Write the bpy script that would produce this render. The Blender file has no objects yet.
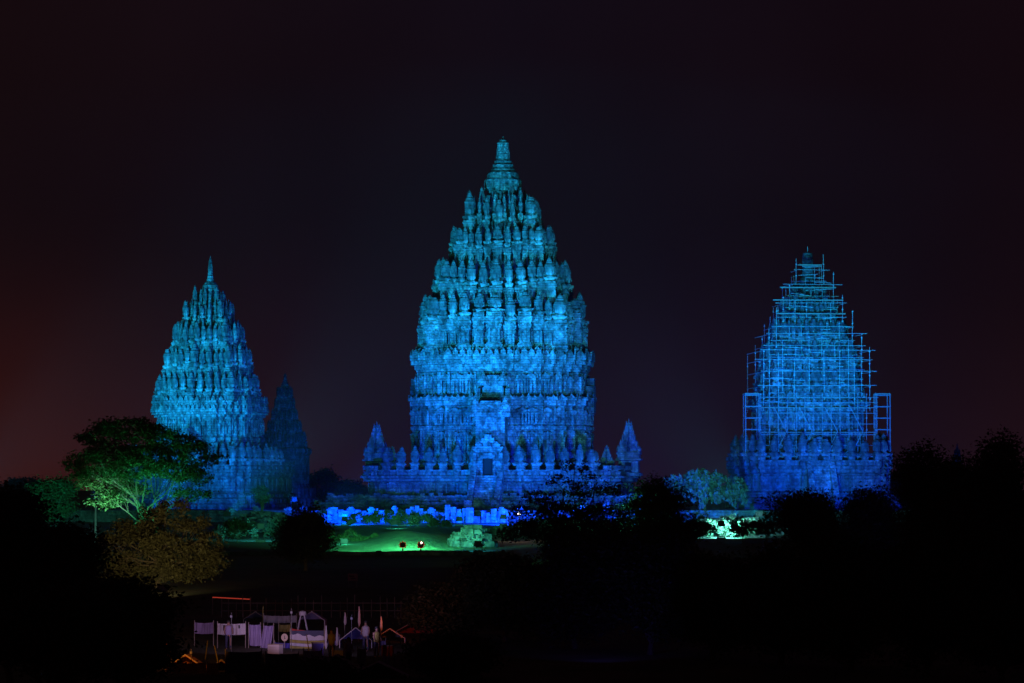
import bpy, math, random
import numpy as np
from mathutils import Vector, Matrix
random.seed(7)
R = math.radians
HAZE = 0.00018
scene = bpy.context.scene

# ------------------------------------------------------------------ camera
F = 3950.0; HY = 488.0; SL = (HY-403)/F; CZ = 14.0-SL*500   # the ground falls gently from the temples towards the camera
def gz(y): return min(0.0, (y-500)*SL)
cam_d = bpy.data.cameras.new('camera'); cam = bpy.data.objects.new('camera', cam_d)
scene.collection.objects.link(cam)
cam.location = (0, 0, CZ)
cam.rotation_euler = (R(90) + math.atan((HY-341.5)/F), 0, 0)
cam_d.sensor_width = 36; cam_d.lens = F/1024*36
cam_d.clip_start = 1; cam_d.clip_end = 6000
scene.camera = cam

# ------------------------------------------------------------------ night sky
world = bpy.data.worlds.new('World'); scene.world = world; world.use_nodes = True
nt = world.node_tree; nt.nodes.clear()
N = nt.nodes.new; L = nt.links.new
wout = N('ShaderNodeOutputWorld'); bg = N('ShaderNodeBackground')
tc = N('ShaderNodeTexCoord'); sep = N('ShaderNodeSeparateXYZ'); L(tc.outputs['Generated'], sep.inputs[0])
hz = N('ShaderNodeValToRGB'); mr = N('ShaderNodeMapRange')
mr.inputs[1].default_value = -0.16; mr.inputs[2].default_value = 0.16
L(sep.outputs['X'], mr.inputs[0]); L(mr.outputs[0], hz.inputs[0])
SKY_LOW = [(0.0, (.056, .0098, .0062)), (0.12, (.048, .0088, .0074)), (0.28, (.0240, .0070, .0125)), (0.42, (.0150, .0062, .0175)), (0.56, (.0140, .0058, .0185)),
           (0.70, (.0120, .0060, .019)), (0.86, (.0165, .0058, .0115)), (1.0, (.0190, .0052, .0062))]
el = hz.color_ramp.elements
el[0].position = 0; el[0].color = (*SKY_LOW[0][1], 1); el[1].position = 1; el[1].color = (*SKY_LOW[-1][1], 1)
for p, c in SKY_LOW[1:-1]:
    e = el.new(p); e.color = (*c, 1)
top = N('ShaderNodeValToRGB'); L(mr.outputs[0], top.inputs[0])
el = top.color_ramp.elements
el[0].position = 0; el[0].color = (.0080, .0030, .0036, 1); el[1].position = 1; el[1].color = (.0060, .0022, .0036, 1)
e = el.new(.5); e.color = (.0058, .0034, .0074, 1)
m2 = N('ShaderNodeMapRange'); m2.interpolation_type = 'SMOOTHSTEP'
m2.inputs[1].default_value = -0.035; m2.inputs[2].default_value = 0.075
L(sep.outputs['Z'], m2.inputs[0])
mix = N('ShaderNodeMix'); mix.data_type = 'RGBA'
L(m2.outputs[0], mix.inputs[0]); L(hz.outputs[0], mix.inputs[6]); L(top.outputs[0], mix.inputs[7])
sn = N('ShaderNodeTexNoise'); sn.inputs['Scale'].default_value = 9; sn.inputs['Detail'].default_value = 5; L(tc.outputs['Generated'], sn.inputs['Vector'])
sm = N('ShaderNodeMapRange'); sm.inputs[1].default_value = .3; sm.inputs[2].default_value = .7; sm.inputs[3].default_value = .80; sm.inputs[4].default_value = 1.2
L(sn.outputs['Fac'], sm.inputs[0]); sx = N('ShaderNodeVectorMath'); sx.operation = 'SCALE'; L(mix.outputs[2], sx.inputs[0]); L(sm.outputs[0], sx.inputs['Scale'])
L(sx.outputs[0], bg.inputs[0]); bg.inputs[1].default_value = 1.0
L(bg.outputs[0], wout.inputs[0])

scene.view_settings.view_transform = 'Standard'
scene.view_settings.look = 'None'
scene.view_settings.exposure = 0.0
scene.view_settings.gamma = 1.0
scene.view_settings.use_curve_mapping = False

# ------------------------------------------------------------------ helpers
def P(px, py, Y):
    """point at distance Y (m), its height given above the ground there"""
    return Vector(((px-512)*Y/F, Y, CZ+(HY-py)*Y/F-gz(Y)))
def GX(px, Y): return (px-512)*Y/F
def ZY(py, Y): return CZ+(HY-py)*Y/F-gz(Y)

class MB:
    def __init__(s): s.v = []; s.f = []
    def add(s, vs, fs):
        b = len(s.v); s.v.extend([tuple(v) for v in vs]); s.f.extend([tuple(b+i for i in f) for f in fs])
    def box(s, c, d, rz=0.0):
        cx, cy, cz = c; hx, hy, hz_ = d[0]/2, d[1]/2, d[2]/2; ca, sa = math.cos(rz), math.sin(rz)
        vs = []
        for z in (-hz_, hz_):
            for x, y in ((-hx, -hy), (hx, -hy), (hx, hy), (-hx, hy)):
                vs.append((cx+x*ca-y*sa, cy+x*sa+y*ca, cz+z))
        s.add(vs, [(3, 2, 1, 0), (4, 5, 6, 7), (0, 1, 5, 4), (1, 2, 6, 5), (2, 3, 7, 6), (3, 0, 4, 7)])
    def tube(s, a, b, r1, r2=None, n=6):
        r2 = r1 if r2 is None else r2
        a = Vector(a); b = Vector(b); d = b-a
        if d.length < 1e-6: return
        q = d.to_track_quat('Z', 'Y'); vs = []
        for p, r in ((a, r1), (b, r2)):
            for k in range(n):
                t = 2*math.pi*k/n
                vs.append(p+q @ Vector((r*math.cos(t), r*math.sin(t), 0)))
        fs = [(k, (k+1) % n, n+(k+1) % n, n+k) for k in range(n)]
        fs += [tuple(range(n-1, -1, -1)), tuple(range(n, 2*n))]
        s.add(vs, fs)
    def lathe(s, prof, c=(0, 0, 0), n=12, sx=1, sz=1):
        vs = []; fs = []
        for r, z in prof:
            for k in range(n):
                t = 2*math.pi*(k+.5)/n
                vs.append((c[0]+r*sx*math.cos(t), c[1]+r*sx*math.sin(t), c[2]+z*sz))
        for i in range(len(prof)-1):
            for k in range(n):
                fs.append((i*n+k, i*n+(k+1) % n, (i+1)*n+(k+1) % n, (i+1)*n+k))
        fs.append(tuple(range(n-1, -1, -1))); fs.append(tuple(range((len(prof)-1)*n, len(prof)*n)))
        s.add(vs, fs)
    def loft(s, rings):
        n = len(rings[0]); vs = [p for r in rings for p in r]; fs = []
        for i in range(len(rings)-1):
            for k in range(n):
                fs.append((i*n+k, i*n+(k+1) % n, (i+1)*n+(k+1) % n, (i+1)*n+k))
        fs.append(tuple(range(n-1, -1, -1))); fs.append(tuple(range((len(rings)-1)*n, len(rings)*n)))
        s.add(vs, fs)
    def build(s, name, mat, parent=None, smooth=False):
        me = bpy.data.meshes.new(name); me.from_pydata(s.v, [], s.f); me.update()
        if smooth:
            me.polygons.foreach_set('use_smooth', [True]*len(me.polygons))
        me.materials.append(mat)
        o = bpy.data.objects.new(name, me); scene.collection.objects.link(o)
        if parent: o.parent = parent
        return o

def tag(o, label=None, cat=None, group=None, kind=None):
    if label: o['label'] = label
    if cat: o['category'] = cat
    if group: o['group'] = group
    if kind: o['kind'] = kind
    return o
def empty(name, loc, rz=0, label=None, cat=None, group=None):
    o = bpy.data.objects.new(name, None); scene.collection.objects.link(o)
    o.location = loc; o.rotation_euler = (0, 0, rz); o.empty_display_size = .5
    return tag(o, label, cat, group)
def link_copy(src, parent=None, loc=None, rz=None, sc=None):
    c = src.copy(); scene.collection.objects.link(c)
    if parent: c.parent = parent
    if loc is not None: c.location = loc
    if rz is not None: c.rotation_euler = (0, 0, rz)
    if sc is not None: c.scale = sc
    return c

# ------------------------------------------------------------------ materials
def mat_new(name):
    m = bpy.data.materials.new(name); m.use_nodes = True
    return m, m.node_tree, m.node_tree.nodes['Principled BSDF']
def simple(name, col, rough=.8, metal=0.0, var=.25, scale=2.0, emit=None, estr=0):
    m, t, b = mat_new(name)
    no = t.nodes.new('ShaderNodeTexNoise'); no.inputs['Scale'].default_value = scale; no.inputs['Detail'].default_value = 5
    tcn = t.nodes.new('ShaderNodeTexCoord'); t.links.new(tcn.outputs['Object'], no.inputs['Vector'])
    mx = t.nodes.new('ShaderNodeMix'); mx.data_type = 'RGBA'
    mx.inputs[6].default_value = tuple(c*(1-var) for c in col)+(1,)
    mx.inputs[7].default_value = tuple(min(1, c*(1+var)) for c in col)+(1,)
    t.links.new(no.outputs['Fac'], mx.inputs[0]); t.links.new(mx.outputs[2], b.inputs['Base Color'])
    b.inputs['Roughness'].default_value = rough; b.inputs['Metallic'].default_value = metal
    if emit:
        b.inputs['Emission Color'].default_value = (*emit, 1); b.inputs['Emission Strength'].default_value = estr
    return m
def stone(name, lo, hi, blockw=.62, blockh=.30, bump=.9):
    m, t, b = mat_new(name); n = t.nodes.new; l = t.links.new
    tcn = n('ShaderNodeTexCoord'); geo = n('ShaderNodeNewGeometry')
    sp = n('ShaderNodeSeparateXYZ'); l(tcn.outputs['Object'], sp.inputs[0])
    ad = n('ShaderNodeMath'); ad.operation = 'ADD'; l(sp.outputs[0], ad.inputs[0]); l(sp.outputs[1], ad.inputs[1])
    cb = n('ShaderNodeCombineXYZ'); l(ad.outputs[0], cb.inputs[0]); l(sp.outputs[2], cb.inputs[1])
    br = n('ShaderNodeTexBrick'); l(cb.outputs[0], br.inputs['Vector'])
    br.inputs['Scale'].default_value = 1; br.inputs['Brick Width'].default_value = blockw; br.inputs['Row Height'].default_value = blockh
    br.inputs['Mortar Size'].default_value = .035; br.inputs['Mortar Smooth'].default_value = .4
    br.inputs['Color1'].default_value = (.5, .5, .5, 1); br.inputs['Color2'].default_value = (1, 1, 1, 1); br.inputs['Mortar'].default_value = (.3, .3, .3, 1)
    n1 = n('ShaderNodeTexNoise'); n1.inputs['Scale'].default_value = 1.3; n1.inputs['Detail'].default_value = 8; n1.inputs['Roughness'].default_value = .72
    l(tcn.outputs['Object'], n1.inputs['Vector'])
    r1 = n('ShaderNodeValToRGB'); l(n1.outputs['Fac'], r1.inputs[0])
    r1.color_ramp.elements[0].position = .36; r1.color_ramp.elements[0].color = (lo, lo*.98, lo*.95, 1)
    r1.color_ramp.elements[1].position = .62; r1.color_ramp.elements[1].color = (hi, hi*.98, hi*.95, 1)
    # streaks of moss and rain, long in z
    mp = n('ShaderNodeMapping'); mp.inputs['Scale'].default_value = (1.6, 1.6, .35); l(tcn.outputs['Object'], mp.inputs[0])
    n2 = n('ShaderNodeTexNoise'); n2.inputs['Scale'].default_value = 1.0; n2.inputs['Detail'].default_value = 4; l(mp.outputs[0], n2.inputs['Vector'])
    r2 = n('ShaderNodeValToRGB'); l(n2.outputs['Fac'], r2.inputs[0])
    r2.color_ramp.elements[0].position = .38; r2.color_ramp.elements[0].color = (.45, .45, .45, 1)
    r2.color_ramp.elements[1].position = .58; r2.color_ramp.elements[1].color = (1, 1, 1, 1)
    # pitted carving
    vo = n('ShaderNodeTexVoronoi'); vo.inputs['Scale'].default_value = 2.6; l(tcn.outputs['Object'], vo.inputs['Vector'])
    r3 = n('ShaderNodeValToRGB'); l(vo.outputs['Distance'], r3.inputs[0])
    r3.color_ramp.elements[0].position = .1; r3.color_ramp.elements[0].color = (1, 1, 1, 1)
    r3.color_ramp.elements[1].position = .75; r3.color_ramp.elements[1].color = (.5, .5, .5, 1)
    def mul(a, c, f=1.0):
        x = n('ShaderNodeMix'); x.data_type = 'RGBA'; x.blend_type = 'MULTIPLY'; x.inputs[0].default_value = f
        l(a, x.inputs[6]); l(c, x.inputs[7]); return x.outputs[2]
    n4 = n('ShaderNodeTexNoise'); n4.inputs['Scale'].default_value = .32; n4.inputs['Detail'].default_value = 5; l(tcn.outputs['Object'], n4.inputs['Vector'])
    r4 = n('ShaderNodeValToRGB'); l(n4.outputs['Fac'], r4.inputs[0])
    r4.color_ramp.elements[0].position = .38; r4.color_ramp.elements[0].color = (.5, .5, .5, 1)
    r4.color_ramp.elements[1].position = .6; r4.color_ramp.elements[1].color = (1, 1, 1, 1)
    c = mul(r1.outputs[0], br.outputs['Color'], .45); c = mul(c, r2.outputs[0], .8); c = mul(c, r3.outputs[0], .7); c = mul(c, r4.outputs[0], .8)
    l(c, b.inputs['Base Color'])
    b.inputs['Roughness'].default_value = .9; b.inputs['Specular IOR Level'].default_value = .2
    bw = n('ShaderNodeMath'); bw.operation = 'ADD'; l(br.outputs['Color'], bw.inputs[0]); l(n1.outputs['Fac'], bw.inputs[1])
    b2 = n('ShaderNodeMath'); b2.operation = 'SUBTRACT'; l(bw.outputs[0], b2.inputs[0]); l(vo.outputs['Distance'], b2.inputs[1])
    bp = n('ShaderNodeBump'); bp.inputs['Strength'].default_value = bump; bp.inputs['Distance'].default_value = .16
    l(b2.outputs[0], bp.inputs['Height']); l(bp.outputs[0], b.inputs['Normal'])
    return m
def foliage(name, lo, hi, trans=.25):
    m, t, b = mat_new(name); n = t.nodes.new; l = t.links.new
    tcn = n('ShaderNodeTexCoord'); no = n('ShaderNodeTexNoise'); no.inputs['Scale'].default_value = 1.1; no.inputs['Detail'].default_value = 6
    l(tcn.outputs['Object'], no.inputs['Vector'])
    r = n('ShaderNodeValToRGB'); l(no.outputs['Fac'], r.inputs[0])
    r.color_ramp.elements[0].position = .35; r.color_ramp.elements[0].color = (*lo, 1)
    r.color_ramp.elements[1].position = .65; r.color_ramp.elements[1].color = (*hi, 1)
    l(r.outputs[0], b.inputs['Base Color']); b.inputs['Roughness'].default_value = .6
    b.inputs['Specular IOR Level'].default_value = .25
    tr = n('ShaderNodeBsdfTranslucent'); l(r.outputs[0], tr.inputs[0])
    mx = n('ShaderNodeMixShader'); mx.inputs[0].default_value = trans
    l(b.outputs[0], mx.inputs[1]); l(tr.outputs[0], mx.inputs[2]); l(mx.outputs[0], t.nodes['Material Output'].inputs[0])
    return m

M_stone = stone('andesite', .12, .60)
M_stone2 = stone('andesite_weathered', .10, .40, .7, .34)
M_base = stone('andesite_platform', .16, .40, .9, .4)
M_rubble = stone('rubble_stone', .10, .34, 1.1, .6, .5)
M_block = stone('pale_wall_block', .25, .55, 1.4, .7, .4)
M_dark = simple('doorway_shade_black', (.006, .006, .006), .9)  # near-black colour stands in for the shade inside the openings
M_pole = simple('galvanised_tube', (.36, .44, .39), .6, .05, .2, 4)
M_pole_dimmed = simple('dimmed_tube', (.24, .27, .26), .7, .1, .3, 4)  # darker copy of the tube, weaker light put into its colour
M_plank = simple('scaffold_board', (.35, .28, .2), .8)
M_leaf = foliage('leaf_green', (.035, .055, .018), (.08, .12, .035))
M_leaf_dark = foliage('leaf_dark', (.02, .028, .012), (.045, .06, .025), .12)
M_leaf_brown = foliage('leaf_feathery', (.06, .055, .025), (.12, .11, .05))
M_leaf_pale = foliage('leaf_pale', (.07, .10, .06), (.13, .17, .10))
M_bark = simple('bark', (.10, .075, .05), .9, 0, .4, 3)
M_lamp_body = simple('lamp_metal', (.05, .05, .05), .5, .5)
def glow(name, c, s): return simple(name, (.8, .8, .8), .4, 0, .02, 1, c, s)
M_glow_w = glow('lamp_glow_white', (1, .82, .68), 14)
M_glow_c = glow('lamp_glow_cool', (.6, 1, .9), 8)

# ------------------------------------------------------------------ ground
def ground_mat():
    m, t, b = mat_new('soil_and_grass'); n = t.nodes.new; l = t.links.new
    tcn = n('ShaderNodeTexCoord'); no = n('ShaderNodeTexNoise'); no.inputs['Scale'].default_value = .25; no.inputs['Detail'].default_value = 8
    l(tcn.outputs['Object'], no.inputs['Vector'])
    r = n('ShaderNodeValToRGB'); l(no.outputs['Fac'], r.inputs[0])
    r.color_ramp.elements[0].position = .4; r.color_ramp.elements[0].color = (.045, .06, .02, 1)
    r.color_ramp.elements[1].position = .62; r.color_ramp.elements[1].color = (.11, .085, .055, 1)
    l(r.outputs[0], b.inputs['Base Color']); b.inputs['Roughness'].default_value = .95
    return m
g = MB(); g.add([(-3000, -200, gz(-200)), (3000, -200, gz(-200)), (3000, 500, 0), (-3000, 500, 0), (3000, 5500, 0), (-3000, 5500, 0)], [(0, 1, 2, 3), (3, 2, 4, 5)])
tag(g.build('ground', ground_mat()), kind='structure')
def lawn_mat():
    m, t, b = mat_new('mown_grass'); n = t.nodes.new; l = t.links.new
    tcn = n('ShaderNodeTexCoord'); no = n('ShaderNodeTexNoise'); no.inputs['Scale'].default_value = .9; no.inputs['Detail'].default_value = 9
    l(tcn.outputs['Object'], no.inputs['Vector'])
    r = n('ShaderNodeValToRGB'); l(no.outputs['Fac'], r.inputs[0])
    r.color_ramp.elements[0].position = .35; r.color_ramp.elements[0].color = (.035, .06, .025, 1)
    r.color_ramp.elements[1].position = .68; r.color_ramp.elements[1].color = (.10, .16, .07, 1)
    l(r.outputs[0], b.inputs['Base Color']); b.inputs['Roughness'].default_value = .9
    bp = n('ShaderNodeBump'); bp.inputs['Strength'].default_value = 1; bp.inputs['Distance'].default_value = .35
    n2 = n('ShaderNodeTexNoise'); n2.inputs['Scale'].default_value = 3; n2.inputs['Detail'].default_value = 6; l(tcn.outputs['Object'], n2.inputs['Vector'])
    l(n2.outputs['Fac'], bp.inputs['Height']); l(bp.outputs[0], b.inputs['Normal'])
    return m
# lawn: gently swelling bank rising away towards the terrace
lw = MB(); NX, NY = 60, 40; X0, X1, Y0, Y1 = -20.0, -4.5, 366.0, 440.0
def lawn_z(x, y):
    u = (x-X0)/(X1-X0); v = (y-Y0)/(Y1-Y0)
    e = min(1, u*5, (1-u)*5, v*6, (1-v)*6); e = max(0, e)
    return .02+(1.0*math.exp(-((x+10)/5)**2-((y-392)/14)**2)+.5*v+.15*math.sin(x*.9+y*.11))*e
vs = []; fs = []
for j in range(NY+1):
    for i in range(NX+1):
        x = X0+(X1-X0)*i/NX; y = Y0+(Y1-Y0)*j/NY; vs.append((x, y, lawn_z(x, y)+gz(y)))
for j in range(NY):
    for i in range(NX):
        a = j*(NX+1)+i; fs.append((a, a+1, a+NX+2, a+NX+1))
lw.add(vs, fs); M_lawn = lawn_mat(); tag(lw.build('lawn', M_lawn, smooth=True), kind='structure')
# raised temple terrace with a retaining edge
tr_ = MB(); tr_.box((-2, 521, -.7), (150, 112, 2.6))
tag(tr_.build('terrace', M_base), kind='structure')

# ------------------------------------------------------------------ temple kit
RED = [(1.0, .22), (.965, .22), (.965, .54), (.86, .54), (.86, .67), (.77, .67)]
def plan(w, z, red=RED):
    q = [(a*w, b*w) for a, b in red]
    half = q+[(.77*w, .77*w)]+[(b, a) for a, b in reversed(q)]
    # quadrant facing +x to +y
    pts = []
    for k in range(4):
        c, s_ = [(1, 0), (0, 1), (-1, 0), (0, -1)][k]
        for (x, y) in half: pts.append((x*c-y*s_, x*s_+y*c, z))
    return pts
def square(w, z): return [(w, -w, z), (w, w, z), (-w, w, z), (-w, -w, z)]
def moulded(mb, levels, jitter=0, red=RED):
    """levels: list of (z, w)"""
    mb.loft([plan(w, z, red) for z, w in levels])
def walk(poly, spacing, fn, skip_back=False, minlen=.3):
    n = len(poly)
    for k in range(n):
        a = Vector(poly[k]); b = Vector(poly[(k+1) % n]); d = b-a; ln = d.length
        if ln < minlen: continue
        t = d/ln; nrm = Vector((t.y, -t.x, 0))
        cnt = max(1, int(round(ln/spacing)))
        for i in range(cnt):
            fn(a+d*((i+.5)/cnt), t, nrm, ln/cnt)
def obox(mb, p, t, nrm, w, dep, h, z0=0, off=0):
    """box standing on p, width along t, projecting along nrm"""
    c = p+nrm*off
    vs = []
    for z in (z0, z0+h):
        for a, b in ((-w/2, 0), (w/2, 0), (w/2, dep), (-w/2, dep)):
            v = c+t*a+nrm*b; vs.append((v.x, v.y, v.z+z))
    mb.add(vs, [(0, 1, 2, 3)[::-1], (4, 5, 6, 7), (0, 1, 5, 4), (1, 2, 6, 5), (2, 3, 7, 6), (3, 0, 4, 7)])
def antefix(mb, p, t, nrm, w, dep, h, z0=0, off=0):
    c = p+nrm*off; prof = [(-.5, 0), (.5, 0), (.52, .45), (.22, .7), (0, 1), (-.22, .7), (-.52, .45)]
    vs = []
    for b in (0, dep):
        for x, z in prof:
            v = c+t*(x*w)+nrm*b; vs.append((v.x, v.y, v.z+z0+z*h))
    n = len(prof); fs = [tuple(range(n-1, -1, -1)), tuple(range(n, 2*n))]+[(k, (k+1) % n, n+(k+1) % n, n+k) for k in range(n)]
    mb.add(vs, fs)
RAT = [(.33, 0), (.33, .05), (.27, .07), (.24, .11), (.28, .15), (.31, .22), (.32, .34), (.33, .46), (.345, .48), (.345, .52), (.32, .54), (.30, .60), (.24, .66), (.17, .69),
       (.20, .71), (.20, .75), (.15, .77), (.16, .82), (.13, .86), (.10, .89), (.05, .93), (.02, .97)]
_rat = {}
def ratna_mesh(mat):
    """several weathered versions of the bell finial, some with a lost tip or a worn side"""
    v = random.randrange(7); k = (v, mat.name)
    if k in _rat: return _rat[k]
    rs = random.Random(v*17+3); mb = MB(); fat = rs.uniform(.86, 1.08); low = rs.uniform(.85, 1.15)
    prof = [(r_*(fat if .1 < z < .6 else 1)*rs.uniform(.94, 1.06), z if z < .12 else .12+(z-.12)*(low if z < .6 else 1)+(0 if z < .6 else .48*(low-1))) for r_, z in RAT]
    if v == 3: prof = prof[:18]
    if v == 5: prof = prof[:14]+[(.12, prof[13][1]+.05)]
    mb.lathe(prof, n=14)
    nr = rs.choice((6, 8, 8))
    for i in range(nr):                      # ribs round the bell
        t = 2*math.pi*i/nr+.2; c, s_ = math.cos(t), math.sin(t); mb.box((c*.29, s_*.29, .28), (.09, .08, rs.uniform(.2, .28)), t)
    mb.box((0, 0, -.03), (.74, .74, .08)); mb.box((0, 0, -.1), (.62, .62, .10))
    for q in range(3): mb.box((rs.uniform(-.3, .3), rs.uniform(-.3, .3), rs.uniform(0, .5)), (.16, .16, .14), rs.uniform(0, 3))
    me = bpy.data.meshes.new('pinnacle'); me.from_pydata(mb.v, [], mb.f); me.update(); me.materials.append(mat)
    _rat[k] = me; return me
def pinnacle(parent, x, y, z, h, wid, mat, style='round'):
    o = bpy.data.objects.new('pinnacle', ratna_mesh(mat)); scene.collection.objects.link(o)
    o.parent = parent; o.location = (x, y, z+.14*h); o.rotation_euler = (random.gauss(0, .025), random.gauss(0, .025), random.uniform(0, 3))
    o.scale = (wid/.66*random.uniform(.9, 1.08), wid/.66*random.uniform(.9, 1.08), h*random.uniform(.80, .93)); return o

def tier_positions(w, sparse=False):
    out = []
    base = ((.94, 0, 1.15), (.93, .19, .84), (.93, -.19, .84), (.92, .37, .98), (.92, -.37, .98), (.85, .52, .8), (.85, -.52, .8), (.80, .64, .78), (.80, -.64, .78), (.76, .77, 1.15))
    if sparse: base = ((.93, 0, 1.0), (.9, .34, .8), (.9, -.34, .8), (.8, .8, 1.3))
    for k in range(4):
        c, s_ = [(1, 0), (0, 1), (-1, 0), (0, -1)][k]
        for (x, y, sc) in base:
            out.append((w*(x*c-y*s_), w*(x*s_+y*c), sc))
    return out

def relief_wall(mb, w, z0, z1, spacing=.75):
    """carved wall: pilasters, relief panels, small figures, string courses"""
    h = z1-z0
    def pil(p, t, nrm, s):
        obox(mb, p-t*(s*.5), t, nrm, s*random.uniform(.14, .3), random.choice((.14, .2, .38)), h*random.choice((1, 1, .8)))
        q = random.random()
        if q < .6:                          # figure in a niche
            hh = h*random.uniform(.45, .62)
            obox(mb, p, t, nrm, s*.30, .2+random.uniform(0, .25), hh, h*.12)
            antefix(mb, p, t, nrm, s*.66, random.uniform(.15, .4), h*.28, h*.12+hh)
        else:
            for i in range(3):
                obox(mb, p, t, nrm, s*random.uniform(.25, .6), random.uniform(.06, .2), h*.2, h*(.1+i*.28))
    walk(plan(w, z0), spacing, pil)
def course(mb, w, z, h, out, spacing=0, ah=.0):
    """a cornice: three stepped bands, with antefixes standing on it"""
    mb.loft([plan(w, z), plan(w+out*.4, z+.01), plan(w+out*.4, z+h*.28), plan(w+out*.75, z+h*.3), plan(w+out*.75, z+h*.55),
             plan(w+out, z+h*.58), plan(w+out, z+h*.9), plan(w+out*.5, z+h)])
    if spacing:
        walk(plan(w+out-.16, z+h*.88), spacing, lambda p, t, nn, s: antefix(mb, p, t, nn, s*random.uniform(.6, .85), .15, ah*random.uniform(.7, 1.15)))
        walk(plan(w+out*.75, z+h*.3), spacing*.6, lambda p, t, nn, s: obox(mb, p, t, nn, s*.5, .12, h*.22))

def roof_tier(parent, z, w, core_w, body_h, pin_h, mat, pin_w, maxy=.35, kw=1.0, sparse=False, inner=True, so=.80):
    """a storey of the roof: moulded body with projecting bays, a pinnacle on each bay, blind niches on the core behind"""
    mb = MB()
    zb = z+body_h
    mb.loft([plan(w*(so+.02), z), plan(w*(so+.02), z+body_h*.12), plan(w*so, z+body_h*.16), plan(w*so, z+body_h*.72), plan(w*(so+.02), z+body_h*.75),
             plan(w*(so+.03), z+body_h*.84), plan(w*(so+.05), z+body_h*.86), plan(w*(so+.05), zb), plan(core_w*.98, zb+.02), plan(core_w*.93, zb+pin_h*.3), plan(core_w*.84, zb+pin_h*.5), plan(core_w*.76, zb+pin_h*.78)])
    relief_wall(mb, w*so, z+body_h*.16, z+body_h*.72, max(.5, w*.075))
    walk(plan(w*(so+.05)-.10, zb-.02), max(.45, w*.07), lambda p, t, nn, s: antefix(mb, p, t, nn, s*.7, .13, body_h*random.uniform(.08, .28)))
    relief_wall(mb, core_w*.92, zb+.05, zb+pin_h*random.uniform(.3, .45), max(.5, w*.09)); relief_wall(mb, core_w*.80, zb+pin_h*.4, zb+pin_h*.72, max(.45, w*.08))
    pos = tier_positions(w, sparse)
    for (x, y, sc) in pos:
        if y > maxy*w: continue
        a = math.atan2(y, x); a = round(a/(math.pi/2))*math.pi/2
        wq = pin_w*sc*kw*.56; bh = body_h*random.uniform(.78, 1.32); zt_ = z+bh
        hs = (0, .07, .12, .18, .22, .58, .63, .68, .74, .80, .88, 1.0); gs = (1.18, 1.05, 1.14, .98, .80, .92, 1.04, .94, 1.08, 1.16, 1.0)
        for f0, f1, g in zip(hs[:-1], hs[1:], gs):
            mb.box((x, y, z+bh*(f0+f1)/2), (wq*2*g, wq*2*g, bh*(f1-f0)-.004), a)
        ca, sa = math.cos(a), math.sin(a)
        mb.box((x+ca*wq*.8, y+sa*wq*.8, z+bh*.40), (wq*.4, wq*.5, bh*.30), a)
        for e in (-1, 1): mb.box((x+ca*wq*.86-sa*e*wq*.62, y+sa*wq*.86+ca*e*wq*.62, z+bh*.40), (wq*.35, wq*.28, bh*.36), a)
        for q in range(3):
            e = random.uniform(-.8, .8); mb.box((x+ca*wq*1.05-sa*e*wq, y+sa*wq*1.05+ca*e*wq, z+bh*random.choice((.66, .78, .9))), (wq*.3, wq*.35, bh*.08), a)
        pinnacle(parent, x, y, zt_, (pin_h-(bh-body_h))*(.72+.27*sc)*random.uniform(.9, 1.06), pin_w*sc*kw*.92, mat)
    if inner:                              # second row, set back and raised between the front ones, part of the carved core
        for k in range(4):
            c, s_ = [(1, 0), (0, 1), (-1, 0), (0, -1)][k]
            for (x, y) in ((.8, .12), (.8, -.12), (.74, .33), (.74, -.33), (.7, .54), (.7, -.54)):
                u, v = w*(x*c-y*s_), w*(x*s_+y*c); hh = pin_h*random.uniform(.62, .8); ww = pin_w*.8
                mb.box((u, v, zb+pin_h*.14), (ww*.85, ww*.85, pin_h*.28), math.atan2(s_, c))
                mb.lathe(RAT, (u, v, zb+pin_h*.28), 8, ww, hh)
    mb.build('roof_tier', mat, parent)

def crown(parent, z0, h, w, mat, needle=.45, tip=1.0):
    mb = MB(); hb = h*(1-needle)
    mb.lathe([(w*1.15, 0), (w*1.15, hb*.08), (w*.95, hb*.12), (w*.9, hb*.2), (w*1.0, hb*.3), (w*1.02, hb*.55), (w*1.08, hb*.58), (w*1.08, hb*.63), (w*.98, hb*.66),
              (w*.9, hb*.85), (w*.72, hb*.93), (w*.72, hb*.97), (w*.66, hb),
              (w*.6*tip, hb+h*needle*.05), (w*.62*tip, hb+h*needle*.12), (w*.5*tip, hb+h*needle*.15), (w*.52*tip, hb+h*needle*.24), (w*.42*tip, hb+h*needle*.28),
              (w*.40*tip, hb+h*needle*.5), (w*.34*tip**1.5, hb+h*needle*.75), (w*.36*tip**1.5, hb+h*needle*.8), (w*.26*tip**1.5, hb+h*needle*.84), (w*.22*tip**2, hb+h*needle*.9), (w*.05, hb+h*needle*.93), (w*.03, h)], (0, 0, z0), n=16)
    for i in range(12):
        t = 2*math.pi*i/12
        mb.box((math.cos(t)*w, math.sin(t)*w, z0+hb*.42), (w*.2, w*.22, hb*.32), t)
    mb.build('crown', mat, parent)

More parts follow.
